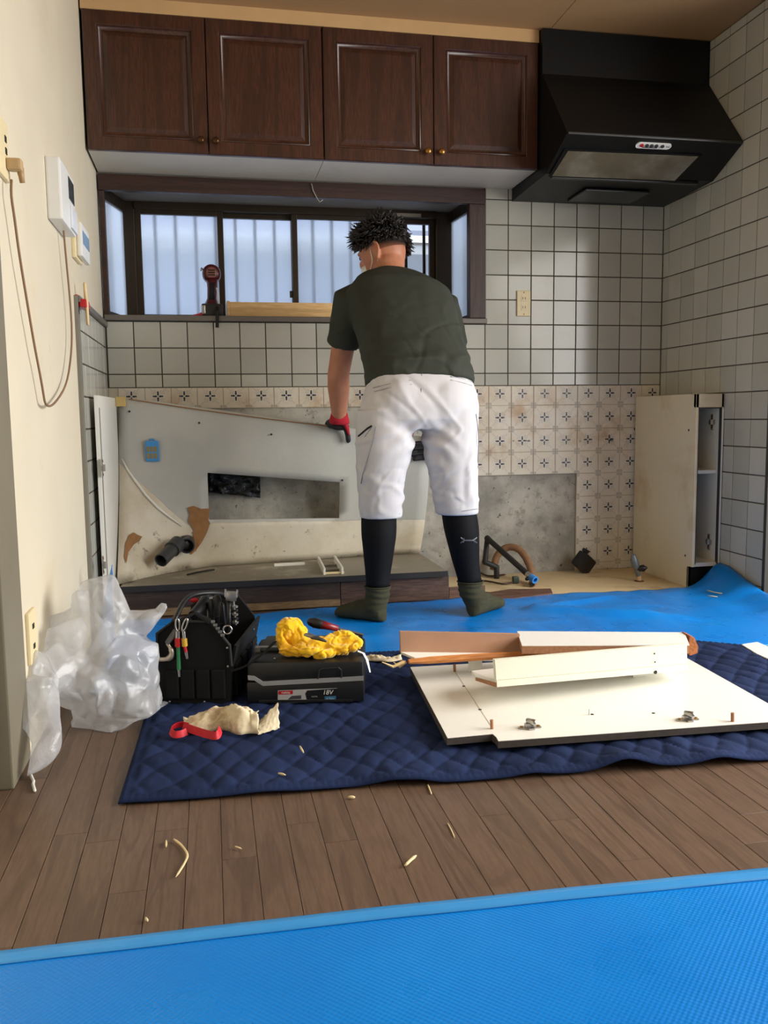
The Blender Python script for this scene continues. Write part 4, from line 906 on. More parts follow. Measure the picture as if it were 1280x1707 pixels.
# clips and tools on the bag
def ringt(c, rx, rz, r, n=16, tilt=0): return [c+Vector((rx*math.cos(2*math.pi*k/n)+tilt*rz*math.sin(2*math.pi*k/n), 0, rz*math.sin(2*math.pi*k/n))) for k in range(n+1)]
for i, (px, lab, tl) in enumerate((((296, 1042), 'silver carabiner clip hanging at the left of the tool bag flap', 0), ((308, 1042), 'silver carabiner clip leaning right on the tool bag flap', .35))):
    tag(MB().tube(ringt(BF.P(*px, -.012), .005, .016, 0, tilt=tl), .0025, 8, cap=False).build('carabiner', MT['steel'], None, True), lab, 'carabiner', 'carabiners on the tool bag')
gh = thing('bit_holder', BF.P(298, 1130, -.012), 'green rod with red collar hanging on the tool bag front', 'bit holder')
def hang(par, name, px, r, mat, n=10): return MB().tube([BF.P(x, y, -.012) for x, y in px], r, n, round_=False).build(name, mat, par, 'auto')
hang(gh, 'rod', [(297, 1077), (298, 1116)], .0052, simple('green_rod', L(40, 120, 74), .4)); hang(gh, 'collar', [(296, 1063), (296.5, 1078)], .0078, MT['red']); hang(gh, 'cap', [(296, 1052), (296, 1063)], .007, MT['steel']); hang(gh, 'tip', [(298, 1116), (299, 1128)], [.0035, .003], MT['steel'])
yh = thing('socket_adapter', BF.P(311, 1098, -.012), 'yellow and red socket adapter hanging beside the green rod', 'adapter')
hang(yh, 'yellow_sleeve', [(307, 1064), (308, 1077)], .0072, simple('yellow_sleeve', L(214, 172, 56), .4)); hang(yh, 'cap', [(306, 1052), (307, 1064)], .005, MT['steel']); hang(yh, 'red_stem', [(308, 1077), (310, 1087)], .004, MT['red']); hang(yh, 'bit', [(310, 1087), (312, 1098)], [.0045, .003], MT['steel'])
hk = thing('hook_wrench', BF.P(278, 1100, -.012), 'grey hooked wrench hanging at the left edge of the tool bag', 'wrench')
hang(hk, 'handle', [(293, 1050), (286, 1062), (279, 1072)], [.006, .008, .007], simple('grey_grip', L(92, 92, 90), .5)); MB().tube(smooth_path([BF.P(x, y, -.012) for x, y in ((279, 1072), (284, 1080), (287, 1088), (284, 1096), (276, 1099), (266, 1099))], 2), [.005]*5+[.007]*5+[.008]*5+[.006]*6, 10).build('jaw', simple('worn_jaw', L(196, 184, 166), .3, .7), hk, True)
rt = thing('ratchet_wrench', BF.P(385, 1030, 0.140), 'chunky silver ratchet head sticking up at the right of the tool bag', 'wrench')
T0 = BF.P(385, 994, 0.140); Mh = Matrix.Translation(T0) @ Matrix.Rotation(.1, 4, 'Y')
MB().cbox(-.015, .015, -.012, .012, -.012, .013, .003, Mh).build('head', MT['steel'], rt, 'auto'); MB().cbox(-.018, -.013, -.012, .012, -.002, .018, .002, Mh).build('jaw', MT['steel'], rt); MB().cbox(.013, .018, -.012, .012, -.002, .018, .002, Mh).build('jaw', MT['steel'], rt)
MB().tube([T0+Vector((-.006, 0, -.01)), T0+Vector((-.008, 0, -.075)), T0+Vector((-.02, 0, -.13))], .007, 10).build('shaft', MT['blackpl'], rt, True); MB().tube([T0+Vector((.006, 0, -.01)), T0+Vector((.010, 0, -.08))], .0035, 8).build('rod', MT['steel'], rt)
for i in range(5): MB().lathe([(.009, 0), (.009, .004), (.006, .005)], T0+Vector((.009, -.002, -.03-.011*i)), (0.1, 0, 1), 12).build('ring', MT['steel'] if i % 2 == 0 else MT['blackpl'], rt, 'auto')
tg_ = thing('flashlight', BF.P(335, 1030, 0.120), 'black ribbed cylinder lying slanted in the tool bag top', 'flashlight')
MB().tube([BF.P(322, 1026, 0.100), BF.P(334, 1012, 0.140), BF.P(342, 1003, 0.180)], [.014, .015, .017], 14).build('barrel', MT['blackpl'], tg_, 'auto'); MB().tube([BF.P(342, 1003, 0.180), BF.P(347, 997, 0.200)], [.018, .018], 14).build('rim', MT['steel'], tg_, 'auto')
tag(MB().tube([BF.P(315, 999, 0.180), BF.P(322, 1000, 0.180), BF.P(328, 1001, 0.180)], [.006, .008, .006], 8, round_=True).build('red_tape_roll', MT['red'], None, True), 'small red plastic cap in the top of the tool bag', 'cap')
for i, (x, y, w_) in enumerate(((352, 1016, .012), (362, 1010, .015), (369, 1022, .012))):
    c = BF.P(x, y, .15); t = thing('hand_tool', c-Vector((0, 0, .12)), ('black handled tool in the bag nearest the flashlight', 'tallest black handled tool in the middle of the bag', 'black handled tool in the bag beside the ratchet')[i], 'tool', 'black tools in the bag')
    MB().tube([c+Vector((0, 0, -.10)), c+Vector((0, 0, -.02)), c+Vector((0, 0, .02))], [w_*.8, w_, w_*.8], 10, round_=True).build('grip', MT['blackpl'], t, True); MB().tube([c+Vector((0, 0, -.03)), c+Vector((0, 0, -.026))], w_*1.05, 10).build('grip_band', MT['rubber'], t, True)
cl = thing('shackle_clips', BF.P(368, 1060, -.004), 'row of small silver clips along the right shoulder of the tool bag', 'clips')
for k in range(5): c = BF.P(355+k*4, 1036+k*5.6, -.004); MB().cbox(c.x-.005, c.x+.005, c.y-.004, c.y+.002, c.z-.003, c.z+.003, .001).build('clip', MT['steel'], cl)
MB().tube(ringt(BF.P(379, 1050, +.01), .011, .011, 0), .0022, 8, cap=False).build('ring', MT['steel'], cl, True)
# ------------------------------------------------------------------ power-tool case
cs = thing('tool_case', (.64, -1.52, .016), 'black hard plastic tool case with a grey stripe and battery sticker', 'tool case')
cp_ = simple('black_abs', L(24, 25, 27), .42, var=.12, vs=60, bump=.15, bs=500, bd=.0005)
_a, _b = PZ(412, 1172, .018), PZ(607, 1170, .018)
CF = Fr((_a.x, _a.y, 0), math.atan2(_b.y-_a.y, _b.x-_a.x)); cw = (_b-_a).length; z0 = .018
zl1 = CF.P(510, 1104).z; zst = CF.P(440, 1137).z; cd_ = .245
def cbx(x0, x1, y0, y1, za, zb, bv): return MB().cbox(x0, x1, y0, y1, za, zb, bv, CF.M)
cbx(0, cw, 0, cd_, z0, zst, .006).build('base', cp_, cs, 'auto')
cbx(.002, cw-.002, .002, cd_, zst, zl1, .009).build('lid', cp_, cs, 'auto')
cbx(.02, cw-.02, .10, cd_-.01, zl1-.002, zl1+.011, .006).build('lid_step', cp_, cs, 'auto')
cbx(.006, .07, .105, .12, zl1-.002, zl1+.0125, .002).build('lid_bar', simple('mid_grey_abs', L(130, 131, 132), .4), cs); cbx(cw-.06, cw-.008, cd_-.06, cd_-.02, zl1+.01, zl1+.018, .003).build('rear_hump', cp_, cs)
cbx(.03, cw-.03, -.003, .002, z0+.001, z0+.008, .001).build('front_foot', cp_, cs)
gp = simple('light_grey_stripe', L(150, 152, 154), .4)
def strip(pts, h):
    P = [CF.P(x, y, -.0015) for x, y in pts]; return MB().rings([[p+Vector((0, 0, h)), p+CF.d(0, .004, h), p+CF.d(0, .004, -h), p-Vector((0, 0, h))] for p in P])
strip([(413, 1130), (424, 1131), (438, 1140), (606, 1131)], .0055).build('stripe', gp, cs)
MB().tube([CF.P(x, y, -.001) for x, y in ((530, 1132), (532, 1118), (537, 1115), (564, 1113), (569, 1117), (569, 1130))], .0018, 6).build('latch_outline', simple('latch_dark', L(44, 45, 47), .35), cs)
def stk(name, mat, px, off, par): return MB().prism([CF.P(x, y, -off) for x, y in px], CF.d(0, -.0002, 0)).build(name, mat, par)
lab = stk('sticker', simple('sticker_grey', L(186, 186, 186), .35), [(463, 1151), (562, 1147), (562, 1170), (463, 1172)], .0004, cs)
stk('sticker_dark', MT['blackpl'], [(509, 1156), (512, 1151), (562, 1147.5), (562, 1170), (512, 1171)], .0008, lab); stk('logo_field', MT['red'], [(464, 1152), (488, 1151), (488, 1157), (464, 1158)], .0008, lab)
stk('sticker_tool', simple('sticker_tool_grey', L(70, 72, 74), .4), [(480, 1166), (486, 1160), (502, 1159), (502, 1165)], .0008, lab); stk('sticker_base', simple('sticker_tool_dark', L(90, 92, 94), .4), [(466, 1168), (502, 1167), (507, 1169), (507, 1171), (466, 1171)], .0009, lab); stk('sticker_blue', simple('sticker_blue', L(60, 110, 150), .4), [(541, 1161), (560, 1160), (560, 1169), (541, 1170)], .0011, lab)
R90 = (math.pi/2, 0, math.atan2(_b.y-_a.y, _b.x-_a.x))
text('18V', 'print_voltage', MT['whitepl'], lab, CF.P(546, 1154.5, -.0014), .0165, R90, .0002, .2); text('6.0Ah', 'print_capacity', simple('sky_print', L(150, 200, 230), .4), lab, CF.P(550.5, 1165, -.0018), .0085, R90, .0002)
text('makita', 'print_logo', MT['whitepl'], lab, CF.P(476, 1154.6, -.0016), .0085, R90, .0002, .15); text('makita', 'print_small', simple('grey_print', L(170, 170, 170), .4), lab, CF.P(524, 1161, -.0016), .006, R90, .0002)
MB().lathe([(.003, 0), (.004, .001), (.001, .003)], PZ(458, 1098, zl1+.001), (0, 0, 1), 8).build('rivet', MT['steel'], cs)
# yellow cloth, pliers and screwdriver on the case
yel = Mat('yellow_microfibre', .95, spec=.15); yel.color(yel.mix(yel.noise(14, 4).ss(.3, .7), L(238, 178, 14), L(255, 206, 36))); yel.bump(yel.noise(500, 2), .4, .001); yel.set(Sheen_Weight=.5)
yc = MB()
def TP(pts, r): yc.tube(smooth_path([CF.P(x, y, d) for x, y, d in pts], 2, 3), [r[min(int(i*len(r)/(3*(len(pts)-1)+1)), len(r)-1)] for i in range(3*(len(pts)-1)+1)], 14, round_=True)
TP([(473, 1072, .07), (472, 1055, .07), (478, 1042, .08), (490, 1041, .09), (500, 1052, .09), (506, 1068, .08)], [.021, .024, .023, .022])
TP([(488, 1062, .08), (494, 1075, .07)], [.018, .02])
TP([(474, 1084, .05), (492, 1083, .045), (515, 1086, .035), (538, 1088, .03), (552, 1086, .04)], [(.022, .016), (.022, .017), (.022, .018), (.018, .013)])
TP([(505, 1074, .07), (525, 1076, .065), (545, 1074, .07), (560, 1068, .08)], [.024, .024])
TP([(548, 1072, .08), (560, 1062, .09), (573, 1063, .09), (586, 1071, .08), (593, 1075, .07)], [.020, .024, .024, .018])
TP([(552, 1080, .05), (572, 1084, .05), (592, 1080, .05)], [(.02, .015), (.02, .016), (.016, .012)])
yo = yc.build('yellow_cloth', yel.m, None, True); remesh(yo, .0028, 3)
def crease(p, k, o, w_): a = nz(p, k, o)/w_; return math.exp(-a*a)
def yfold(p, n):
    q = Vector((p.x, p.y*1.2, p.z)); return .010*(abs(nz(q, 17, 7))-.2)-.0065*crease(q, 22, 2, .09)-.004*crease(q, 45, 5, .10)+.003*nz(q, 60, 1)
push(yo, yfold)
zl_ = zl1+.0015
for v in yo.data.vertices:
    if v.co.z+WL[yo.name].z < zl_: v.co.z = zl_-WL[yo.name].z
tag(yo, 'crumpled bright yellow cloth heaped on the black tool case', 'cloth')
def pad_bot(ob, z):
    for v in ob.data.vertices: v.co.z = max(v.co.z, z-WL[ob.name].z)
pli = thing('pliers', CF.P(528, 1062, 0.030), 'grey metal pliers head poking from the yellow cloth', 'pliers')
MB().tube([CF.P(509, 1058, 0.035), CF.P(516, 1059, 0.030), CF.P(528, 1064, 0.030)], [(.006, .004), (.010, .006), (.007, .005)], 10, round_=True).build('upper_jaw', simple('grey_steel', L(150, 148, 142), .35, .8), pli, True); MB().tube([CF.P(520, 1062, 0.028), CF.P(533, 1065, 0.028), CF.P(543, 1069, 0.028)], [(.008, .005), (.007, .005), (.003, .003)], 10, round_=True).build('lower_jaw', simple('dark_steel', L(96, 96, 94), .35, .8), pli, True)
sd = thing('screwdriver', CF.P(560, 1052, 0.210), 'red and black screwdriver lying behind the yellow cloth', 'screwdriver')
SA, SB = CF.P(519, 1037, 0.190), CF.P(605, 1058, 0.200); d_ = SB-SA
MB().tube([SA, SA+d_*.06, SA+d_*.18, SA+d_*.25], [.012, .0145, .0135, .010], 14, round_=True).build('grip', MT['blackpl'], sd, True); MB().tube([SA+d_*.2, SA+d_*.3, SA+d_*.52], [.0125, .0105, .008], 14).build('red_grip', simple('dark_red_grip', L(132, 24, 34), .35), sd, True); MB().tube([SA+d_*.5, SB], .003, 10).build('shaft', MT['steel'], sd)
tag(MB().tube([CF.P(596, 1085, 0.070), CF.P(606, 1089, 0.070), CF.P(612, 1100, 0.060), CF.P(617, 1121, 0.050)], [(.008, .0008), (.008, .0008), (.007, .0008), (.004, .0008)], 6).build('white_tag', MT['whitepl'], None), 'limp white fabric tag hanging off the right end of the tool case', 'tag')
# ------------------------------------------------------------------ rags and strap
linen = Mat('dirty_linen', .95, spec=.1); linen.color(linen.mix(linen.noise(16, 5, .65).ss(.5, .75)*.8, linen.mix(linen.noise(6, 3), L(232, 222, 196), L(216, 198, 160)), L(146, 112, 76))); linen.bump(linen.noise(900, 2), .3, .0005)
zq = .020
def rag(name, top, bot, label, lift=.0, depth=.06, seed=0, NU=46, NV=30, amp=1):
    T = smooth_path([PZ(x, y, zq) for x, y in bot], 2, 4); n = len(T)
    H = smooth_path([Vector((x, y, 0)) for x, y in top], 2, 4); B = smooth_path([Vector((x, y, 0)) for x, y in bot], 2, 4)
    hs = []
    for t_, b_, p in zip(H, B, T): Yq = p.y+depth*.5; q_ = PY(t_.x, t_.y, Yq); hs.append(max(.008, q_.z-zq))
    def fn(u, v):
        f = u*(n-1); i = min(int(f), n-2); k = f-i; p = T[i].lerp(T[i+1], k); h = hs[i]+(hs[i+1]-hs[i])*k
        a = math.sin(math.pi*v)**.75; q_ = Vector((p.x, p.y+depth*(1.15*v-.05), zq+h*a))
        nn = amp*.007*nz((u*9, v*5, seed))+amp*.004*nz((u*22, v*11, seed+3)); q_.z += nn*a*1.2+.001; q_.x += .008*nz((u*7, v*7, seed+5)); q_.y += .010*nz((u*8, v*4, seed+9))*a
        q_.z = max(q_.z, zq+.001); return q_
    return tag(MB().sheet(fn, NU, NV, .0016).build(name, linen.m, None, True), label, 'cloth')
rag('dirty_rag', [(303, 1207), (325, 1195), (350, 1186), (372, 1180), (398, 1176), (415, 1183), (428, 1188)], [(305, 1216), (325, 1222), (350, 1219), (375, 1216), (398, 1226), (415, 1222), (432, 1224)], 'stained off-white work glove rag crumpled on the navy blanket', depth=.075, seed=2, amp=1.2)
def cuff(u, v):
    a, b_ = PZ(430, 1225, zq+.001), PZ(466, 1214, zq+.001); p = a.lerp(b_, u); h = .008+.042*u; w_ = .05*(1-.3*u)
    return Vector((p.x+.004*nz((u*5, v*6, 1)), p.y+w_*v, zq+.002+h*math.sin(math.pi*min(1, v*.5+.02))*v**.6+.003*nz((u*7, v*7, 4))))
tag(MB().sheet(cuff, 20, 16, .0018).build('rag_corner', linen.m, None, True), 'stiff upturned corner of stained cloth beside the off-white rag', 'cloth')
rag('beige_rag', [(614, 1094), (632, 1091), (652, 1099), (668, 1092)], [(612, 1102), (632, 1103), (652, 1104), (670, 1100)], 'small beige rag lying behind the tool case on the blanket', depth=.03, seed=8, NU=24, NV=14, amp=.5)
rs = thing('red_strap', PZ(330, 1225, zq), 'red webbing strap looped beside the off-white rag', 'strap')
redw = simple('red_webbing', L(206, 28, 44), .6, var=.1, vs=60)
def ribbon(name, px, hh, mat, par, sx=.0):
    P = smooth_path([PZ(x, y, zq+.004+z) for x, y, z in px], 2, 4); n = len(P)
    def fn(u, v):
        f = u*(n-1); i = min(int(f), n-2); p = P[i].lerp(P[i+1], f-i); tn = (P[i+1]-P[i]).normalized(); sd_ = Vector((-tn.y*.35, tn.x*.35, .85)).normalized() if u < .5 or 1 else 0
        return p+sd_*((v-.5)*hh)+Vector((0, 0, hh*.42))
    return MB().sheet(fn, n*2, 3, .0010).build(name, mat, par, 'auto')
ribbon('loop', [(316, 1214, .004), (304, 1211, .006), (292, 1214, .004), (282, 1222, 0), (290, 1230, 0), (304, 1228, 0), (312, 1224, 0)], .016, redw, rs); ribbon('band', [(305, 1216, .004), (322, 1222, .002), (340, 1228, 0), (360, 1233, 0), (366, 1228, .002), (368, 1220, .006)], .018, redw, rs)
# ------------------------------------------------------------------ translucent sack
def _bag():
    m = Mat('translucent_plastic', .10, spec=1.0); m.color(m.mix(m.noise(10, 4), L(214, 216, 220), L(236, 238, 242)))
    x, y, z = m.sep(); m.bump(m.voro(26, 'DISTANCE_TO_EDGE').ss(0, .35)*.5+m.noise(55, 4, .6, 1.0)*.5+m.noise(260, 3)*.22, .7, .004)
    tr = m.nt.nodes.new('ShaderNodeBsdfTransparent'); tl = m.nt.nodes.new('ShaderNodeBsdfTranslucent'); tl.inputs[0].default_value = (.85, .87, .9, 1)
    a = m.nt.nodes.new('ShaderNodeMixShader'); b = m.nt.nodes.new('ShaderNodeMixShader'); a.inputs[0].default_value = .3; b.inputs[0].default_value = .52
    m.nt.links.new(m.b.outputs[0], a.inputs[1]); m.nt.links.new(tl.outputs[0], a.inputs[2]); m.nt.links.new(a.outputs[0], b.inputs[1]); m.nt.links.new(tr.outputs[0], b.inputs[2]); m.nt.links.new(b.outputs[0], m.out.inputs['Surface']); return m.m
pb = MB()
def sec(xl, xr, y, Y, ry): a, b_ = PY(xl, y, Y), PY(xr, y, Y); c = (a+b_)/2; return (c, (b_-a)/2, Vector((0, ry, 0)))
pb.loft([sec(150, 182, 967, -1.56, .015), sec(130, 192, 985, -1.57, .045), sec(108, 214, 1020, -1.58, .075), sec(86, 236, 1055, -1.59, .10), sec(62, 262, 1095, -1.61, .115), sec(48, 268, 1130, -1.63, .12), sec(90, 270, 1158, -1.63, .12), sec(128, 273, 1185, -1.61, .115), sec(130, 275, 1215, -1.61, .10)], 32, 2.2)
pb.tube(smooth_path([PY(80, 1118, -1.70), PY(58, 1140, -1.78), PY(60, 1175, -1.84), PY(74, 1210, -1.90), PY(80, 1238, -1.93), PY(62, 1268, -1.955), PY(47, 1292, -1.975)], 2, 3), [.055, .055, .052, .05, .048, .046, .045, .043, .04, .036, .032, .028, .025, .024, .023, .020, .017, .013, .010], 18, round_=True)
pb.tube(smooth_path([PY(215, 1050, -1.6), PY(240, 1032, -1.60), PY(262, 1020, -1.60), PY(270, 1014, -1.6)], 2, 3), [.035, .033, .03, .03, .028, .024, .022, .02, .018, .014], 14, round_=True)
pbo = pb.build('plastic_sack', _bag(), None, True); remesh(pbo, .009, 3)
def crump(p, n):
    d1 = abs(nz(p, 9, 2)); d2 = abs(nz(p, 19, 5)); k = .35 if (p.y < -1.80 and p.z < .16) else 1.0; return (.060*(d1-.2)+.026*(d2-.2))*k
push(pbo, crump)
dm = pbo.modifiers.new('d', 'DECIMATE'); dm.ratio = .07
bpy.context.view_layer.update(); me_ = bpy.data.meshes.new_from_object(pbo.evaluated_get(bpy.context.evaluated_depsgraph_get())); pbo.modifiers.clear(); pbo.data = me_
pad_bot(pbo, .002)
for v in pbo.data.vertices:
    v.co.x = max(v.co.x, (-.015 if v.co.y+WL[pbo.name].y < -1.83 else .002)-WL[pbo.name].x)
    w_ = v.co+WL[pbo.name]
    if w_.x > .20 and w_.z < .035: v.co.z = max(v.co.z, .026-WL[pbo.name].z)
for v in pbo.data.vertices:
    w_ = v.co+WL[pbo.name]
    if w_.x > .245 and w_.y > -1.585: v.co.x = .245-WL[pbo.name].x
bm_ = bmesh.new(); bm_.from_mesh(pbo.data); cl_ = bm_.edges.layers.float.get('crease_edge') or bm_.edges.layers.float.new('crease_edge')
for e_ in bm_.edges:
    if len(e_.link_faces) == 2 and e_.calc_face_angle(0) > math.radians(34): e_[cl_] = min(1, .45+e_.calc_face_angle(0)*.45)
bm_.to_mesh(pbo.data); bm_.free()
sb_ = pbo.modifiers.new('sub', 'SUBSURF'); sb_.levels = sb_.render_levels = 2
for p_ in pbo.data.polygons: p_.use_smooth = True
tag(pbo, 'crumpled translucent plastic sack leaning on the cream wall', 'plastic bag')
tag(MB().tube([PZ(49, 1286, .008), PZ(53, 1296, .005), PZ(56, 1302, .004), PZ(55, 1308, .004), PZ(58, 1318, .004)], .0032, 8, round_=True).build('sack_string', MT['whitepl'], None, True), 'short white string at the bottom tip of the plastic sack', 'string')
# ------------------------------------------------------------------ splinters and scraps on the floor
pale = simple('pale_wood_chip', L(222, 202, 156), .7, var=.08)
def chipo(px, r, label, z=.004, name='wood_splinter'):
    return tag(MB().tube(smooth_path([PZ(x, y, z) for x, y in px], 1, 3), [r*.55]+[r*.8]*(3*(len(px)-1)-1)+[r*.3], 6).build(name, pale, None, True), label, 'splinter', 'wood splinters scattered on the floor')
chipo([(290, 1399), (302, 1408), (311, 1420), (313, 1428), (306, 1442), (293, 1462)], .0026, 'long curved pale wood splinter on the bare floor')
chipo([(675, 1443), (684, 1434), (694, 1426)], .0035, 'straight pale wood splinter in the middle of the bare floor')
chipo([(277, 1401), (277, 1412)], .0022, 'tiny pale chip just left of the curved splinter'); chipo([(243, 1530), (246, 1536)], .0028, 'tiny pale chip beside the front blue sheet'); chipo([(392, 1411), (403, 1415)], .002, 'thin pale sliver between two plank joints')
chipo([(580, 1329), (592, 1329)], .004, 'pale wood crumb right at the front edge of the blanket'); chipo([(500, 1244), (506, 1255)], .003, 'pale wood sliver on the blanket nearer the tool case', .026); chipo([(464, 1289), (476, 1292)], .003, 'pale wood sliver on the blanket near its front edge', .026)
chipo([(746, 1372), (752, 1383), (758, 1397)], .0016, 'white scratch-like sliver along a plank joint', .0015); chipo([(713, 1308), (717, 1318), (719, 1324)], .0022, 'white sliver next to the blanket front edge', .002)
chipo([(1178, 984), (1192, 988), (1210, 990)], .003, 'bent pale twig of wood on the blue sheet by the narrow cabinet', .022); chipo([(1180, 993), (1196, 995)], .003, 'short pale splinter lying in front of the bent twig', .022)
tag(MB().prism([PZ(x, y, .012) for x, y in ((1236, 1076), (1262, 1072), (1300, 1088), (1310, 1112), (1278, 1099), (1262, 1092))], (0, 0, .004)).build('white_board_scrap', MT['white_lam']), 'white board corner on the blue sheet at the right picture edge', 'board')
# ------------------------------------------------------------------ the man
V = Vector
pe = thing('person', (1.17, -.78, .005), 'man bending forward in dark green shirt, white cropped trousers, black leggings and red cuffed gloves', 'person')
skin = Mat('skin', .5, spec=.4); skin.color(skin.mix(skin.noise(9, 4).ss(.3, .7), L(176, 116, 88), L(196, 136, 106))); skin.set(Subsurface_Weight=.08); skin.bump(skin.noise(300, 2), .1, .0005)
shirtm = Mat('dark_green_shirt', .8, spec=.25); shirtm.color(shirtm.mix(shirtm.noise(5, 3), L(50, 54, 47), L(60, 63, 55))); shirtm.bump(shirtm.noise(800, 2), .2, .0004)
whitem = Mat('white_work_trousers', .75, spec=.3); whitem.color(whitem.mix(whitem.noise(6, 3), L(196, 194, 197), L(210, 209, 213))); whitem.bump(whitem.noise(900, 2), .15, .0004)
legm = simple('black_legging', L(12, 13, 17), .75, spec=.2, var=.1, bump=.15, bs=900, bd=.0004)
sockm = Mat('olive_sock', .95, spec=.15, stretch=(1, 1, 3)); sockm.color(sockm.mix(sockm.noise(40, 3), L(54, 54, 40), L(74, 73, 56))); sockm.bump(sockm.noise(260, 2), .5, .001)
blackg = simple('black_glove_rubber', L(20, 20, 21), .55, var=.2, bump=.4, bs=300, bd=.001); redg = simple('red_glove_knit', L(186, 26, 46), .85, var=.12, bump=.4, bs=600, bd=.0008)
hairm = Mat('black_hair', .42, spec=.5); hairm.color(hairm.mix(hairm.noise(60, 2), L(14, 12, 12), L(28, 24, 22)))
LA, LK, LH = V((.99, -.785, .10)), V((1.0, -.775, .47)), V((1.055, -.80, .76))
RA, RK, RH = V((1.340, -.785, .10)), V((1.285, -.775, .47)), V((1.250, -.80, .76))
LS, LE, LW = V((.958, -.485, 1.185)), V((.922, -.375, .915)), V((.942, -.235, .745))
RS, RE, RW = V((1.32, -.50, 1.165)), V((1.42, -.38, .92)), V((1.40, -.27, .68))
spine = [(1.152, -.80, .80), (1.153, -.755, .90), (1.153, -.69, .99), (1.146, -.605, 1.10), (1.138, -.53, 1.19), (1.13, -.475, 1.25), (1.125, -.445, 1.285)]
tdir = V((0, -.78, .62))
def torso(mb, ws, ds, i0=0, ext=0, sk=(0, 0, 0)):
    secs = []
    for k, (p, w_, d_) in enumerate(zip(spine[i0:], ws, ds)):
        t = V(spine[min(i0+k+1, 6)])-V(spine[max(i0+k-1, 0)]); n = V((1, 0, 0)).cross(t).normalized()
        secs.append((V(p), V((w_, -.05*w_, -.02*w_)), n*d_))
    mb.loft(secs, 32, 2.35)
# body: one continuous skin surface
b = MB(); torso(b, (.15, .15, .155, .165, .17, .13, .062), (.10, .10, .105, .105, .095, .065, .052))
HC = V((1.108, -.372, 1.398)); fd = V((-.74, .62, -.27)).normalized(); lf = V((0, 0, 1)).cross(fd).normalized(); hu = fd.cross(lf).normalized(); hu = hu if hu.z > 0 else -hu
HM = Matrix(((lf.x, fd.x, hu.x), (lf.y, fd.y, hu.y), (lf.z, fd.z, hu.z)))
b.ell(HC, (.076, .095, .108), HM, 28, 18); b.ell(HC+fd*.03-hu*.055, (.058, .062, .062), HM)         # skull and jaw
b.tube([V((1.127, -.455, 1.26)), V((1.12, -.425, 1.32)), HC-hu*.05-fd*.02], [.066, .06, .06], 20)
b.ell(HC+fd*.097-hu*.022, (.013, .018, .024), HM, 12, 8); b.ell(HC+fd*.085-hu*.062, (.024, .014, .009), HM, 12, 8); b.ell(HC+fd*.086+hu*.012, (.05, .012, .012), HM, 12, 8)  # nose, mouth, brow
for s_ in (1, -1):
    e0 = HC+lf*(.078*s_)-fd*.008-hu*.016; b.ell(e0+lf*(.003*s_), (.007, .017, .027), HM, 14, 10); ot = lf*(.011*s_)
    b.tube(smooth_path([e0+ot*.3+fd*.014+hu*.006, e0+ot*.8+fd*.010+hu*.026, e0+ot+hu*.034-fd*.006, e0+ot*1.3-fd*.020+hu*.022, e0+ot*1.2-fd*.021+hu*.002, e0+ot*.8-fd*.011-hu*.018, e0+ot*.5-fd*.002-hu*.030], 1, 3), .0062, 8, round_=True)
def arm(S, E_, W_): b.tube([S, S.lerp(E_, .35), S.lerp(E_, .75), E_, E_.lerp(W_, .3), E_.lerp(W_, .7), W_, W_+(W_-E_).normalized()*.004], [.050, .050, .045, .044, .045, .036, .029, .020], 20, round_=True)
arm(LS, LE, LW); arm(RS, RE, RW)
for Hh, K, A_ in ((LH, LK, LA), (RH, RK, RA)): b.tube([Hh, Hh.lerp(K, .5), K, K.lerp(A_, .3)+V((0, -.012, 0)), K.lerp(A_, .65), A_, A_-V((0, 0, .03))], [.09, .075, .056, .055, .043, .032, .028], 20, round_=True)
body = b.build('body', skin.m, pe, True); remesh(body, .0048, 4)
# eyes (closed lids and lashes) on the face side
for s_ in (1, -1): MB().tube([HC+fd*.088+lf*(.02*s_)-hu*.004, HC+fd*.09+lf*(.033*s_)-hu*.008, HC+fd*.083+lf*(.046*s_)-hu*.004], .0022, 6, round_=True).build('eyelid', hairm.m, body)
# shirt
b = MB(); torso(b, (.197, .190, .193, .205, .208, .158, .078), (.135, .128, .130, .128, .118, .082, .062), 1-1)
b = MB()
hem0 = V((1.154, -.787, .852))
secs = [(hem0, V((.196, -.01, -.004)), V((0, -.115, .04))), (V((1.154, -.765, .90)), V((.193, -.01, 0)), V((0, -.122, .045)))]
for p, w_, d_ in zip(spine[2:], (.190, .198, .203, .150, .070), (.128, .127, .118, .082, .058)):
    i = spine.index(p); t = V(spine[min(i+1, 6)])-V(spine[i-1]); n = V((1, 0, 0)).cross(t).normalized(); secs.append((V(p), V((w_, -.03*w_, -.05*w_)), n*d_))
b.loft(secs, 36, 2.4)
se = LS.lerp(LE, .60); b.tube([LS+V((.045, -.0, .012)), LS, LS.lerp(LE, .3), se], [.066, .070, .065, .0615], 22)
se2 = RS.lerp(RE, .60); b.tube([RS+V((-.05, 0, .015)), RS, RS.lerp(RE, .3), se2], [.060, .066, .064, .062], 22)
b.ell(LS.lerp(V(spine[5]), .4)+V((0, -.01, .0)), (.085, .07, .06)); b.ell(RS.lerp(V(spine[5]), .4)+V((0, -.01, .0)), (.085, .07, .06))
sh = b.build('shirt', shirtm.m, pe, True); remesh(sh, .006, 9)
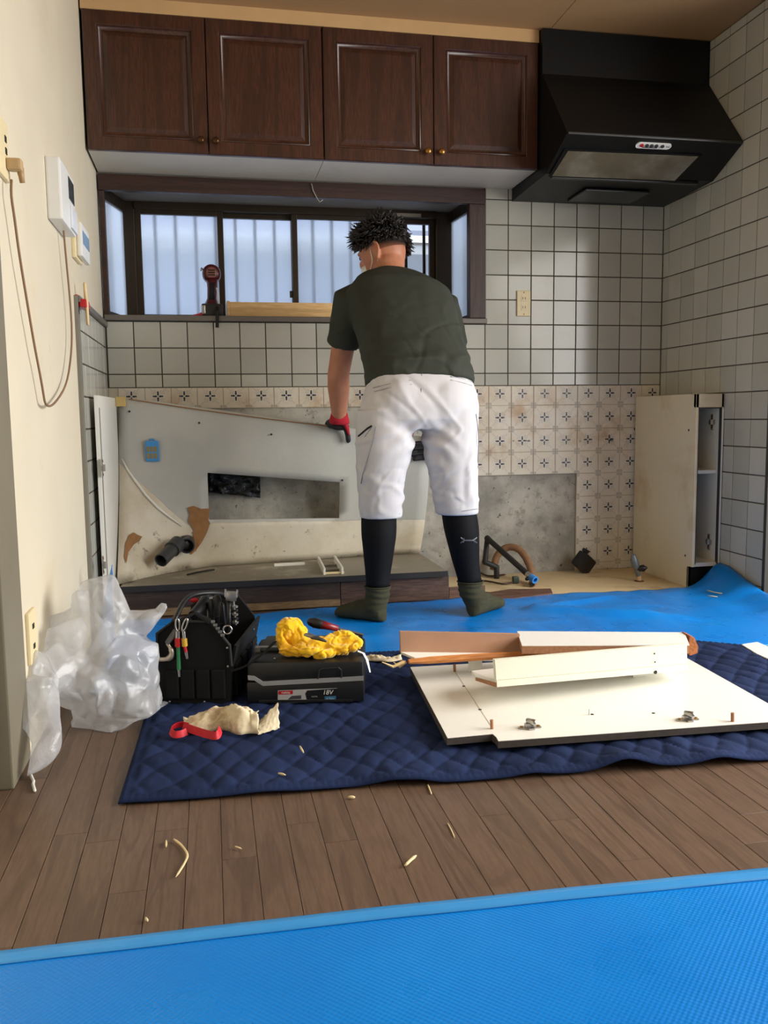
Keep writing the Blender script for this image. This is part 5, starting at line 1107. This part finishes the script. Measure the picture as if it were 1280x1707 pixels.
def shw(p, n):
    k = sst(.86, .90, p.z)
    q1 = Vector((p.x*3.2+p.z*5, p.y*2, p.z*7-p.x*4)); q2 = Vector((p.x*6-p.z*4, p.y*3, p.z*11+p.x*5))
    lo_ = sst(1.18, 1.0, p.z)
    f = .0038*crease(q1, 1, 3, .12)*(.25+.8*lo_)-.0028*crease(q1, 1, 3.35, .10)*(.1+.8*lo_)+.0026*crease(q2, 1, 8, .10)*lo_-.0018*crease(q2, 1, 8.5, .09)*lo_+.0015
    hz_ = .006*math.sin(p.z*95+4*nz(p, 6))*math.exp(-((p.z-.955)/.05)**2)*max(0, nz(p, 6, 2)+.3)
    return (f+hz_+.0018*nz(p, 26))*k
push(sh, shw)
MB().tube(ringt(V((0, 0, 0)), .067, .06, 0), .004, 6, cap=False)
nk = [V(spine[6])+V((.064*math.cos(a), .052*math.sin(a)*.75-.004, .052*math.sin(a)*-.55+.004)) for a in [2*math.pi*k/24 for k in range(25)]]
MB().tube(nk, .0055, 8, cap=False).build('collar', shirtm.m, sh, True)
# trousers
b = MB()
b.loft([(V((1.155, -.77, .905)), V((.172, 0, 0)), V((0, -.105, .03))), (V((1.154, -.785, .85)), V((.195, 0, 0)), V((0, -.125, .01))), (V((1.150, -.80, .79)), V((.212, 0, 0)), V((0, -.13, 0))), (V((1.147, -.80, .735)), V((.215, 0, 0)), V((0, -.125, 0))), (V((1.142, -.795, .695)), V((.205, 0, 0)), V((0, -.10, 0)))], 32, 2.5)
b.ell((1.075, -.855, .79), (.098, .075, .10)); b.ell((1.222, -.855, .79), (.098, .075, .10))
def sleg(top, mid, knee, hem, r): b.loft([(V(p), V((q[0], 0, 0)), V((0, -q[1], 0))) for p, q in zip((top, mid, knee, hem), r)], 28, 2.3)
sleg((1.028, -.80, .77), (1.018, -.80, .63), (1.005, -.79, .50), (1.006, -.785, .386), ((.108, .115), (.100, .108), (.083, .092), (.0755, .080)))
sleg((1.258, -.80, .77), (1.262, -.80, .63), (1.278, -.79, .50), (1.290, -.785, .388), ((.103, .115), (.096, .108), (.085, .092), (.0775, .080)))
tr = b.build('trousers', whitem.m, pe, True); remesh(tr, .006, 7)
def trw(p, n):
    lx = 1.01 if p.x < 1.142 else 1.28
    k = sst(.39, .43, p.z)*sst(.90, .86, p.z)
    q1 = Vector((p.x*7+abs(p.z-.7)*5, p.y*3, p.z*6+p.x*3)); q2 = Vector((p.x*10, p.y*5, p.z*13-p.x*6))
    a = .0034*crease(q1, 1, 5, .10)-.0026*crease(q1, 1, 5.4, .10)+.0022*crease(q2, 1, 1, .09)*sst(.62, .5, p.z)-.0018*crease(q2, 1, 1.5, .09)*sst(.62, .5, p.z)
    c_ = .007*math.sin((p.z+abs(p.x-1.142)*.9)*95+3*nz(p, 6))*math.exp(-((p.z-.66)/.06)**2)*math.exp(-((p.x-1.142)/.09)**2)
    h_ = .005*math.sin(p.z*120+5*nz(p, 8, 1))*sst(.56, .45, p.z)*max(0, nz(p, 7, 9)+.2)
    return (a+c_+h_)*k+.0015*nz(p, 22)*k
push(tr, trw); tt = bvh(tr)
def tp(x, y, off=.0012): 
    d = ray(x, y).normalized(); p = tt.ray_cast(CAM, d)
    return p[0]+p[1]*off if p[0] is not None else PY(x, y, -.88)
seam = simple('grey_seam', L(150, 150, 158), .8); zipm = MT['rubber']
def seamline(px, r, mat, name='seam'): MB().tube(smooth_path([tp(x, y) for x, y in px], 1, 5), r, 6).build(name, mat, tr, True)
seamline([(703, 618), (702, 650), (699, 690), (696, 722)], .0016, seam); seamline([(622, 647), (650, 640), (686, 634)], .0016, seam, 'pocket_welt'); seamline([(624, 653), (652, 646), (687, 641)], .0012, seam, 'pocket_welt'); seamline([(751, 628), (770, 631), (786, 637)], .0016, seam, 'pocket_welt'); seamline([(751, 634), (770, 638), (786, 643)], .0012, seam, 'pocket_welt')
seamline([(598, 727), (605, 721), (613, 714), (620, 710)], .0035, zipm, 'pocket_zip'); seamline([(627, 712), (622, 735), (613, 765), (605, 790), (602, 806)], .0018, seam, 'pocket_edge'); seamline([(620, 712), (608, 728)], .0012, seam, 'pocket_edge')
seamline([(793, 690), (796, 712), (798, 735), (796, 770)], .0016, seam, 'side_seam'); seamline([(603, 856), (635, 858), (666, 856)], .0012, seam, 'hem_stitch'); seamline([(738, 851), (770, 852), (798, 848)], .0012, seam, 'hem_stitch')
MB().cbox(.98, 1.335, -.795, -.70, .895, .91, .004).build('waistband', whitem.m, tr)
# leggings, socks
for A_, K, sg, sx in ((LA, LK, -1, 0), (RA, RK, 1, 1)):
    c1, c2 = K.lerp(A_, .22)+V((0, -.010, 0)), K.lerp(A_, .42)+V((0, -.014, 0))
    lg = MB().tube(smooth_path([K+V((0, 0, .03)), c1, c2, K.lerp(A_, .7)+V((0, -.004, 0)), A_+V((0, 0, .03))], 2, 4), [.062, .062, .0625, .063, .0635, .064, .064, .0635, .062, .059, .056, .053, .050, .047, .045, .0435, .043], 24).build('legging', legm, pe, True)
    if sx:
        # emblem printed on the calf
        lt = bvh(lg)
        def lp(x, y): p = lt.ray_cast(CAM, ray(x, y).normalized()); return p[0]+p[1]*.0008 if p[0] is not None else None
        em = simple('emblem_grey', L(84, 84, 90), .4)
        for px in ([(768, 896), (771, 899), (776, 901), (781, 901), (786, 901), (791, 899), (794, 896)], [(768, 905), (771, 902), (776, 900.5), (781, 900.5), (786, 900.5), (791, 902), (794, 905)], [(772, 897), (773, 900), (772, 904)], [(790, 897), (789, 900), (790, 904)]):
            q = [lp(x, y) for x, y in px]
            if all(k is not None for k in q): MB().tube(q, [.003]+[.0022]*(len(q)-2)+[.003], 6).build('emblem', em, lg)
    heel = V((A_.x+(.012 if not sx else .002), -.808, .0)); toe = V((.856, -.668, 0)) if not sx else V((1.492, -.672, 0))
    dr_ = (toe-heel).normalized(); sd_ = V((-dr_.y, dr_.x, 0)); Lf = (toe-heel).length
    s = MB(); z5 = .0065
    s.loft([(heel+dr_*(Lf*t)+V((0, 0, z5+h)), sd_*w_, V((0, 0, h))) for t, w_, h in ((-.06, .012, .018), (0.0, .030, .034), (.12, .035, .040), (.3, .036, .042), (.5, .041, .036), (.72, .046, .028), (.88, .041, .022), (.97, .026, .016), (1.0, .010, .009))], 20, 2.2)
    s.tube([A_+V((0, 0, .035)), A_+V((0, 0, 0)), heel+dr_*(Lf*.16)+V((0, 0, .045))], [.0475, .044, .040], 20)
    s.ell(heel+dr_*(Lf*.22)+V((0, 0, .07)), (.036, .042, .035))
    so = s.build('sock', sockm.m, pe, True); remesh(so, .005, 5); push(so, lambda p, n: .002*math.sin(p.z*260+3*nz(p, 12))*sst(.05, .09, p.z)); pad_bot(so, .0065)
    MB().tube([A_+V((.0475*math.cos(a), .0475*math.sin(a), .034)) for a in [2*math.pi*k/20 for k in range(21)]], .0028, 6, cap=False).build('sock_band', sockm.m, so, True)
# gloves
def finger(mb, pts, r): mb.tube(smooth_path([V(p) for p in pts], 1, 3), r, 12, round_=True)
g = MB(); g.loft([(V((.944, -.226, .735)), V((.036, 0, 0)), V((0, -.030, .01))), (V((.944, -.212, .722)), V((.041, 0, 0)), V((0, -.03, .02))), (V((.942, -.185, .726)), V((.044, 0, 0)), V((0, -.008, .020))), (V((.938, -.155, .724)), V((.040, 0, 0)), V((0, .008, .015)))], 20, 2.3)
for i, (x, l) in enumerate(((.975, .9), (.952, 1), (.929, .95), (.908, .8))): finger(g, [(x, -.165, .727), (x-.003, -.140, .722), (x-.005, -.130, .70), (x-.006, -.134, .70-.045*l)], .0098)
finger(g, [(.962, -.215, .722), (.974, -.203, .700), (.983, -.197, .672), (.986, -.192, .648)], [.014]*4+[.0115]*6)
g.ell((.950, -.208, .706), (.040, .017, .016)); g.ell((.915, -.195, .712), (.02, .022, .014))
go = g.build('glove', blackg, pe, True); remesh(go, .0035, 3)
cu = MB(); cu.loft([(V((.9425, -.245, .762)), V((.033, 0, .0)), V((0, -.026, -.016))), (V((.943, -.236, .747)), V((.0375, 0, 0)), V((0, -.031, -.016))), (V((.944, -.227, .733)), V((.042, 0, 0)), V((0, -.034, -.014))), (V((.945, -.220, .723)), V((.043, 0, 0)), V((0, -.034, -.010)))], 24, 2.2)
cuo = cu.build('glove_cuff', redg, go, True); MB().tube([(.968, -.232, .716), (.979, -.220, .695), (.987, -.211, .672)], [.010, .008, .003], 10, round_=True).build('red_thumb_side', redg, go, True)
g = MB(); g.ell((1.365, -.245, .60), (.022, .03, .048)); g.tube([RW, V((1.375, -.255, .63))], [.034, .032], 16)
for i, (z, l) in enumerate(((.632, .93), (.611, 1), (.588, .95), (.567, .8))): y0 = bsf(1.30, z).y-.0165; finger(g, [(1.365, y0-.012, z), (1.33, y0-.008, z), (1.30, y0, z), (1.335-.085*l, y0+.001, z-.004)], .0098)
finger(g, [(1.372, -.23, .625), (1.36, -.195, .63), (1.335, -.18, .632), (1.315, -.175, .630)], .011)
g2 = g.build('glove', blackg, pe, True); remesh(g2, .0035, 3)
MB().tube([RW+V((.004, -.01, .03)), RW, V((1.378, -.256, .645))], [.036, .04, .042], 20).build('glove_cuff', redg, g2, True)
# hair: cap plus many tufts
hb = MB(); rnd = random.Random(3); cap = []
def hp_(a, t, k=1.0):   # direction in head frame
    return V((.083*k*math.sin(t)*math.cos(a), .104*k*math.sin(t)*math.sin(a), .116*k*math.cos(t)))
rr = []
for i in range(11):
    t = .04+1.45*i/10; ring = []
    for j in range(28):
        a = 2*math.pi*j/28; back = max(0, -math.sin(a)); front = max(0, math.sin(a)); rgt = max(0, -math.cos(a)); tt_ = t*(1+.02*back-.32*front*front+.22*rgt*(1-front)) if i > 3 else t
        ring.append(HC+HM @ hp_(a, tt_, 1.03))
    rr.append(ring)
hb.rings(rr)
for k in range(1500):
    a = rnd.random()*2*math.pi; t = math.acos(1-rnd.random()*1.3); front = max(0, math.sin(a)); back = max(0, -math.sin(a))
    rgt = max(0, -math.cos(a))
    if t > 1.47-.3*front*front+.02*back+.42*rgt*(1-front): continue
    p = hp_(a, t, .99); n = V((p.x/.083**2, p.y/.104**2, p.z/.116**2)).normalized()
    ln = (.030+.026*rnd.random())*(1 if t < 1.05 else .62)
    sw_ = V((rnd.gauss(0, .38), rnd.gauss(0, .38)+.30, rnd.gauss(0, .3)-.12-.9*max(0, t-.9)*(1+front)))
    d1 = (n*.9+sw_*.6).normalized(); d2 = (n*.5+sw_).normalized()
    r0 = .0045+.003*rnd.random(); P0 = HC+HM @ p
    hb.tube([P0, P0+HM @ d1*(ln*.5), P0+HM @ d1*(ln*.5)+HM @ d2*(ln*.6)], [r0, r0*.75, .0006], 5)
hb.build('hair', hairm.m, pe, True)
nape = Mat('cropped_nape', .7, spec=.2); _x, _y, _z = nape.sep(); nape.color(nape.mix((_z+(nape.noise(500, 2)-.5)*.02).ss(1.372, 1.43), L(172, 114, 86), L(22, 18, 17)))
# nape stubble and mask loops
MB().rings([[HC+HM @ hp_(a, t, .942) for a in [math.pi*1.02+math.pi*.96*j/20 for j in range(21)]] for t in (1.1, 1.2, 1.3, 1.4, 1.5, 1.6, 1.7)], cap=False, closed=False).build('nape_stubble', nape.m, pe, True)
mk = MB(); mk.loft([(HC+fd*.076-hu*.04, lf*.042, fd*.028), (HC+fd*.076-hu*.06, lf*.046, fd*.030), (HC+fd*.068-hu*.09, lf*.04, fd*.030), (HC+fd*.058-hu*.112, lf*.03, fd*.026)], 24, 2.2)
mo = mk.build('face_mask', MT['whitepl'], pe, True)
for s_ in (1, -1):
    e0 = HC+lf*(.084*s_)-hu*.012; MB().tube(smooth_path([HC+fd*.055+lf*(.068*s_)-hu*.09, HC+fd*.012+lf*(.083*s_)-hu*.05, e0+fd*.012+hu*.012, e0-fd*.004+hu*.026, e0-fd*.022+hu*.006, e0-fd*.012-hu*.03, HC+lf*(.078*s_)-fd*.002-hu*.075, HC+fd*.045+lf*(.066*s_)-hu*.105], 2, 4), .0018, 6).build('ear_loop', MT['whitepl'], mo, True)
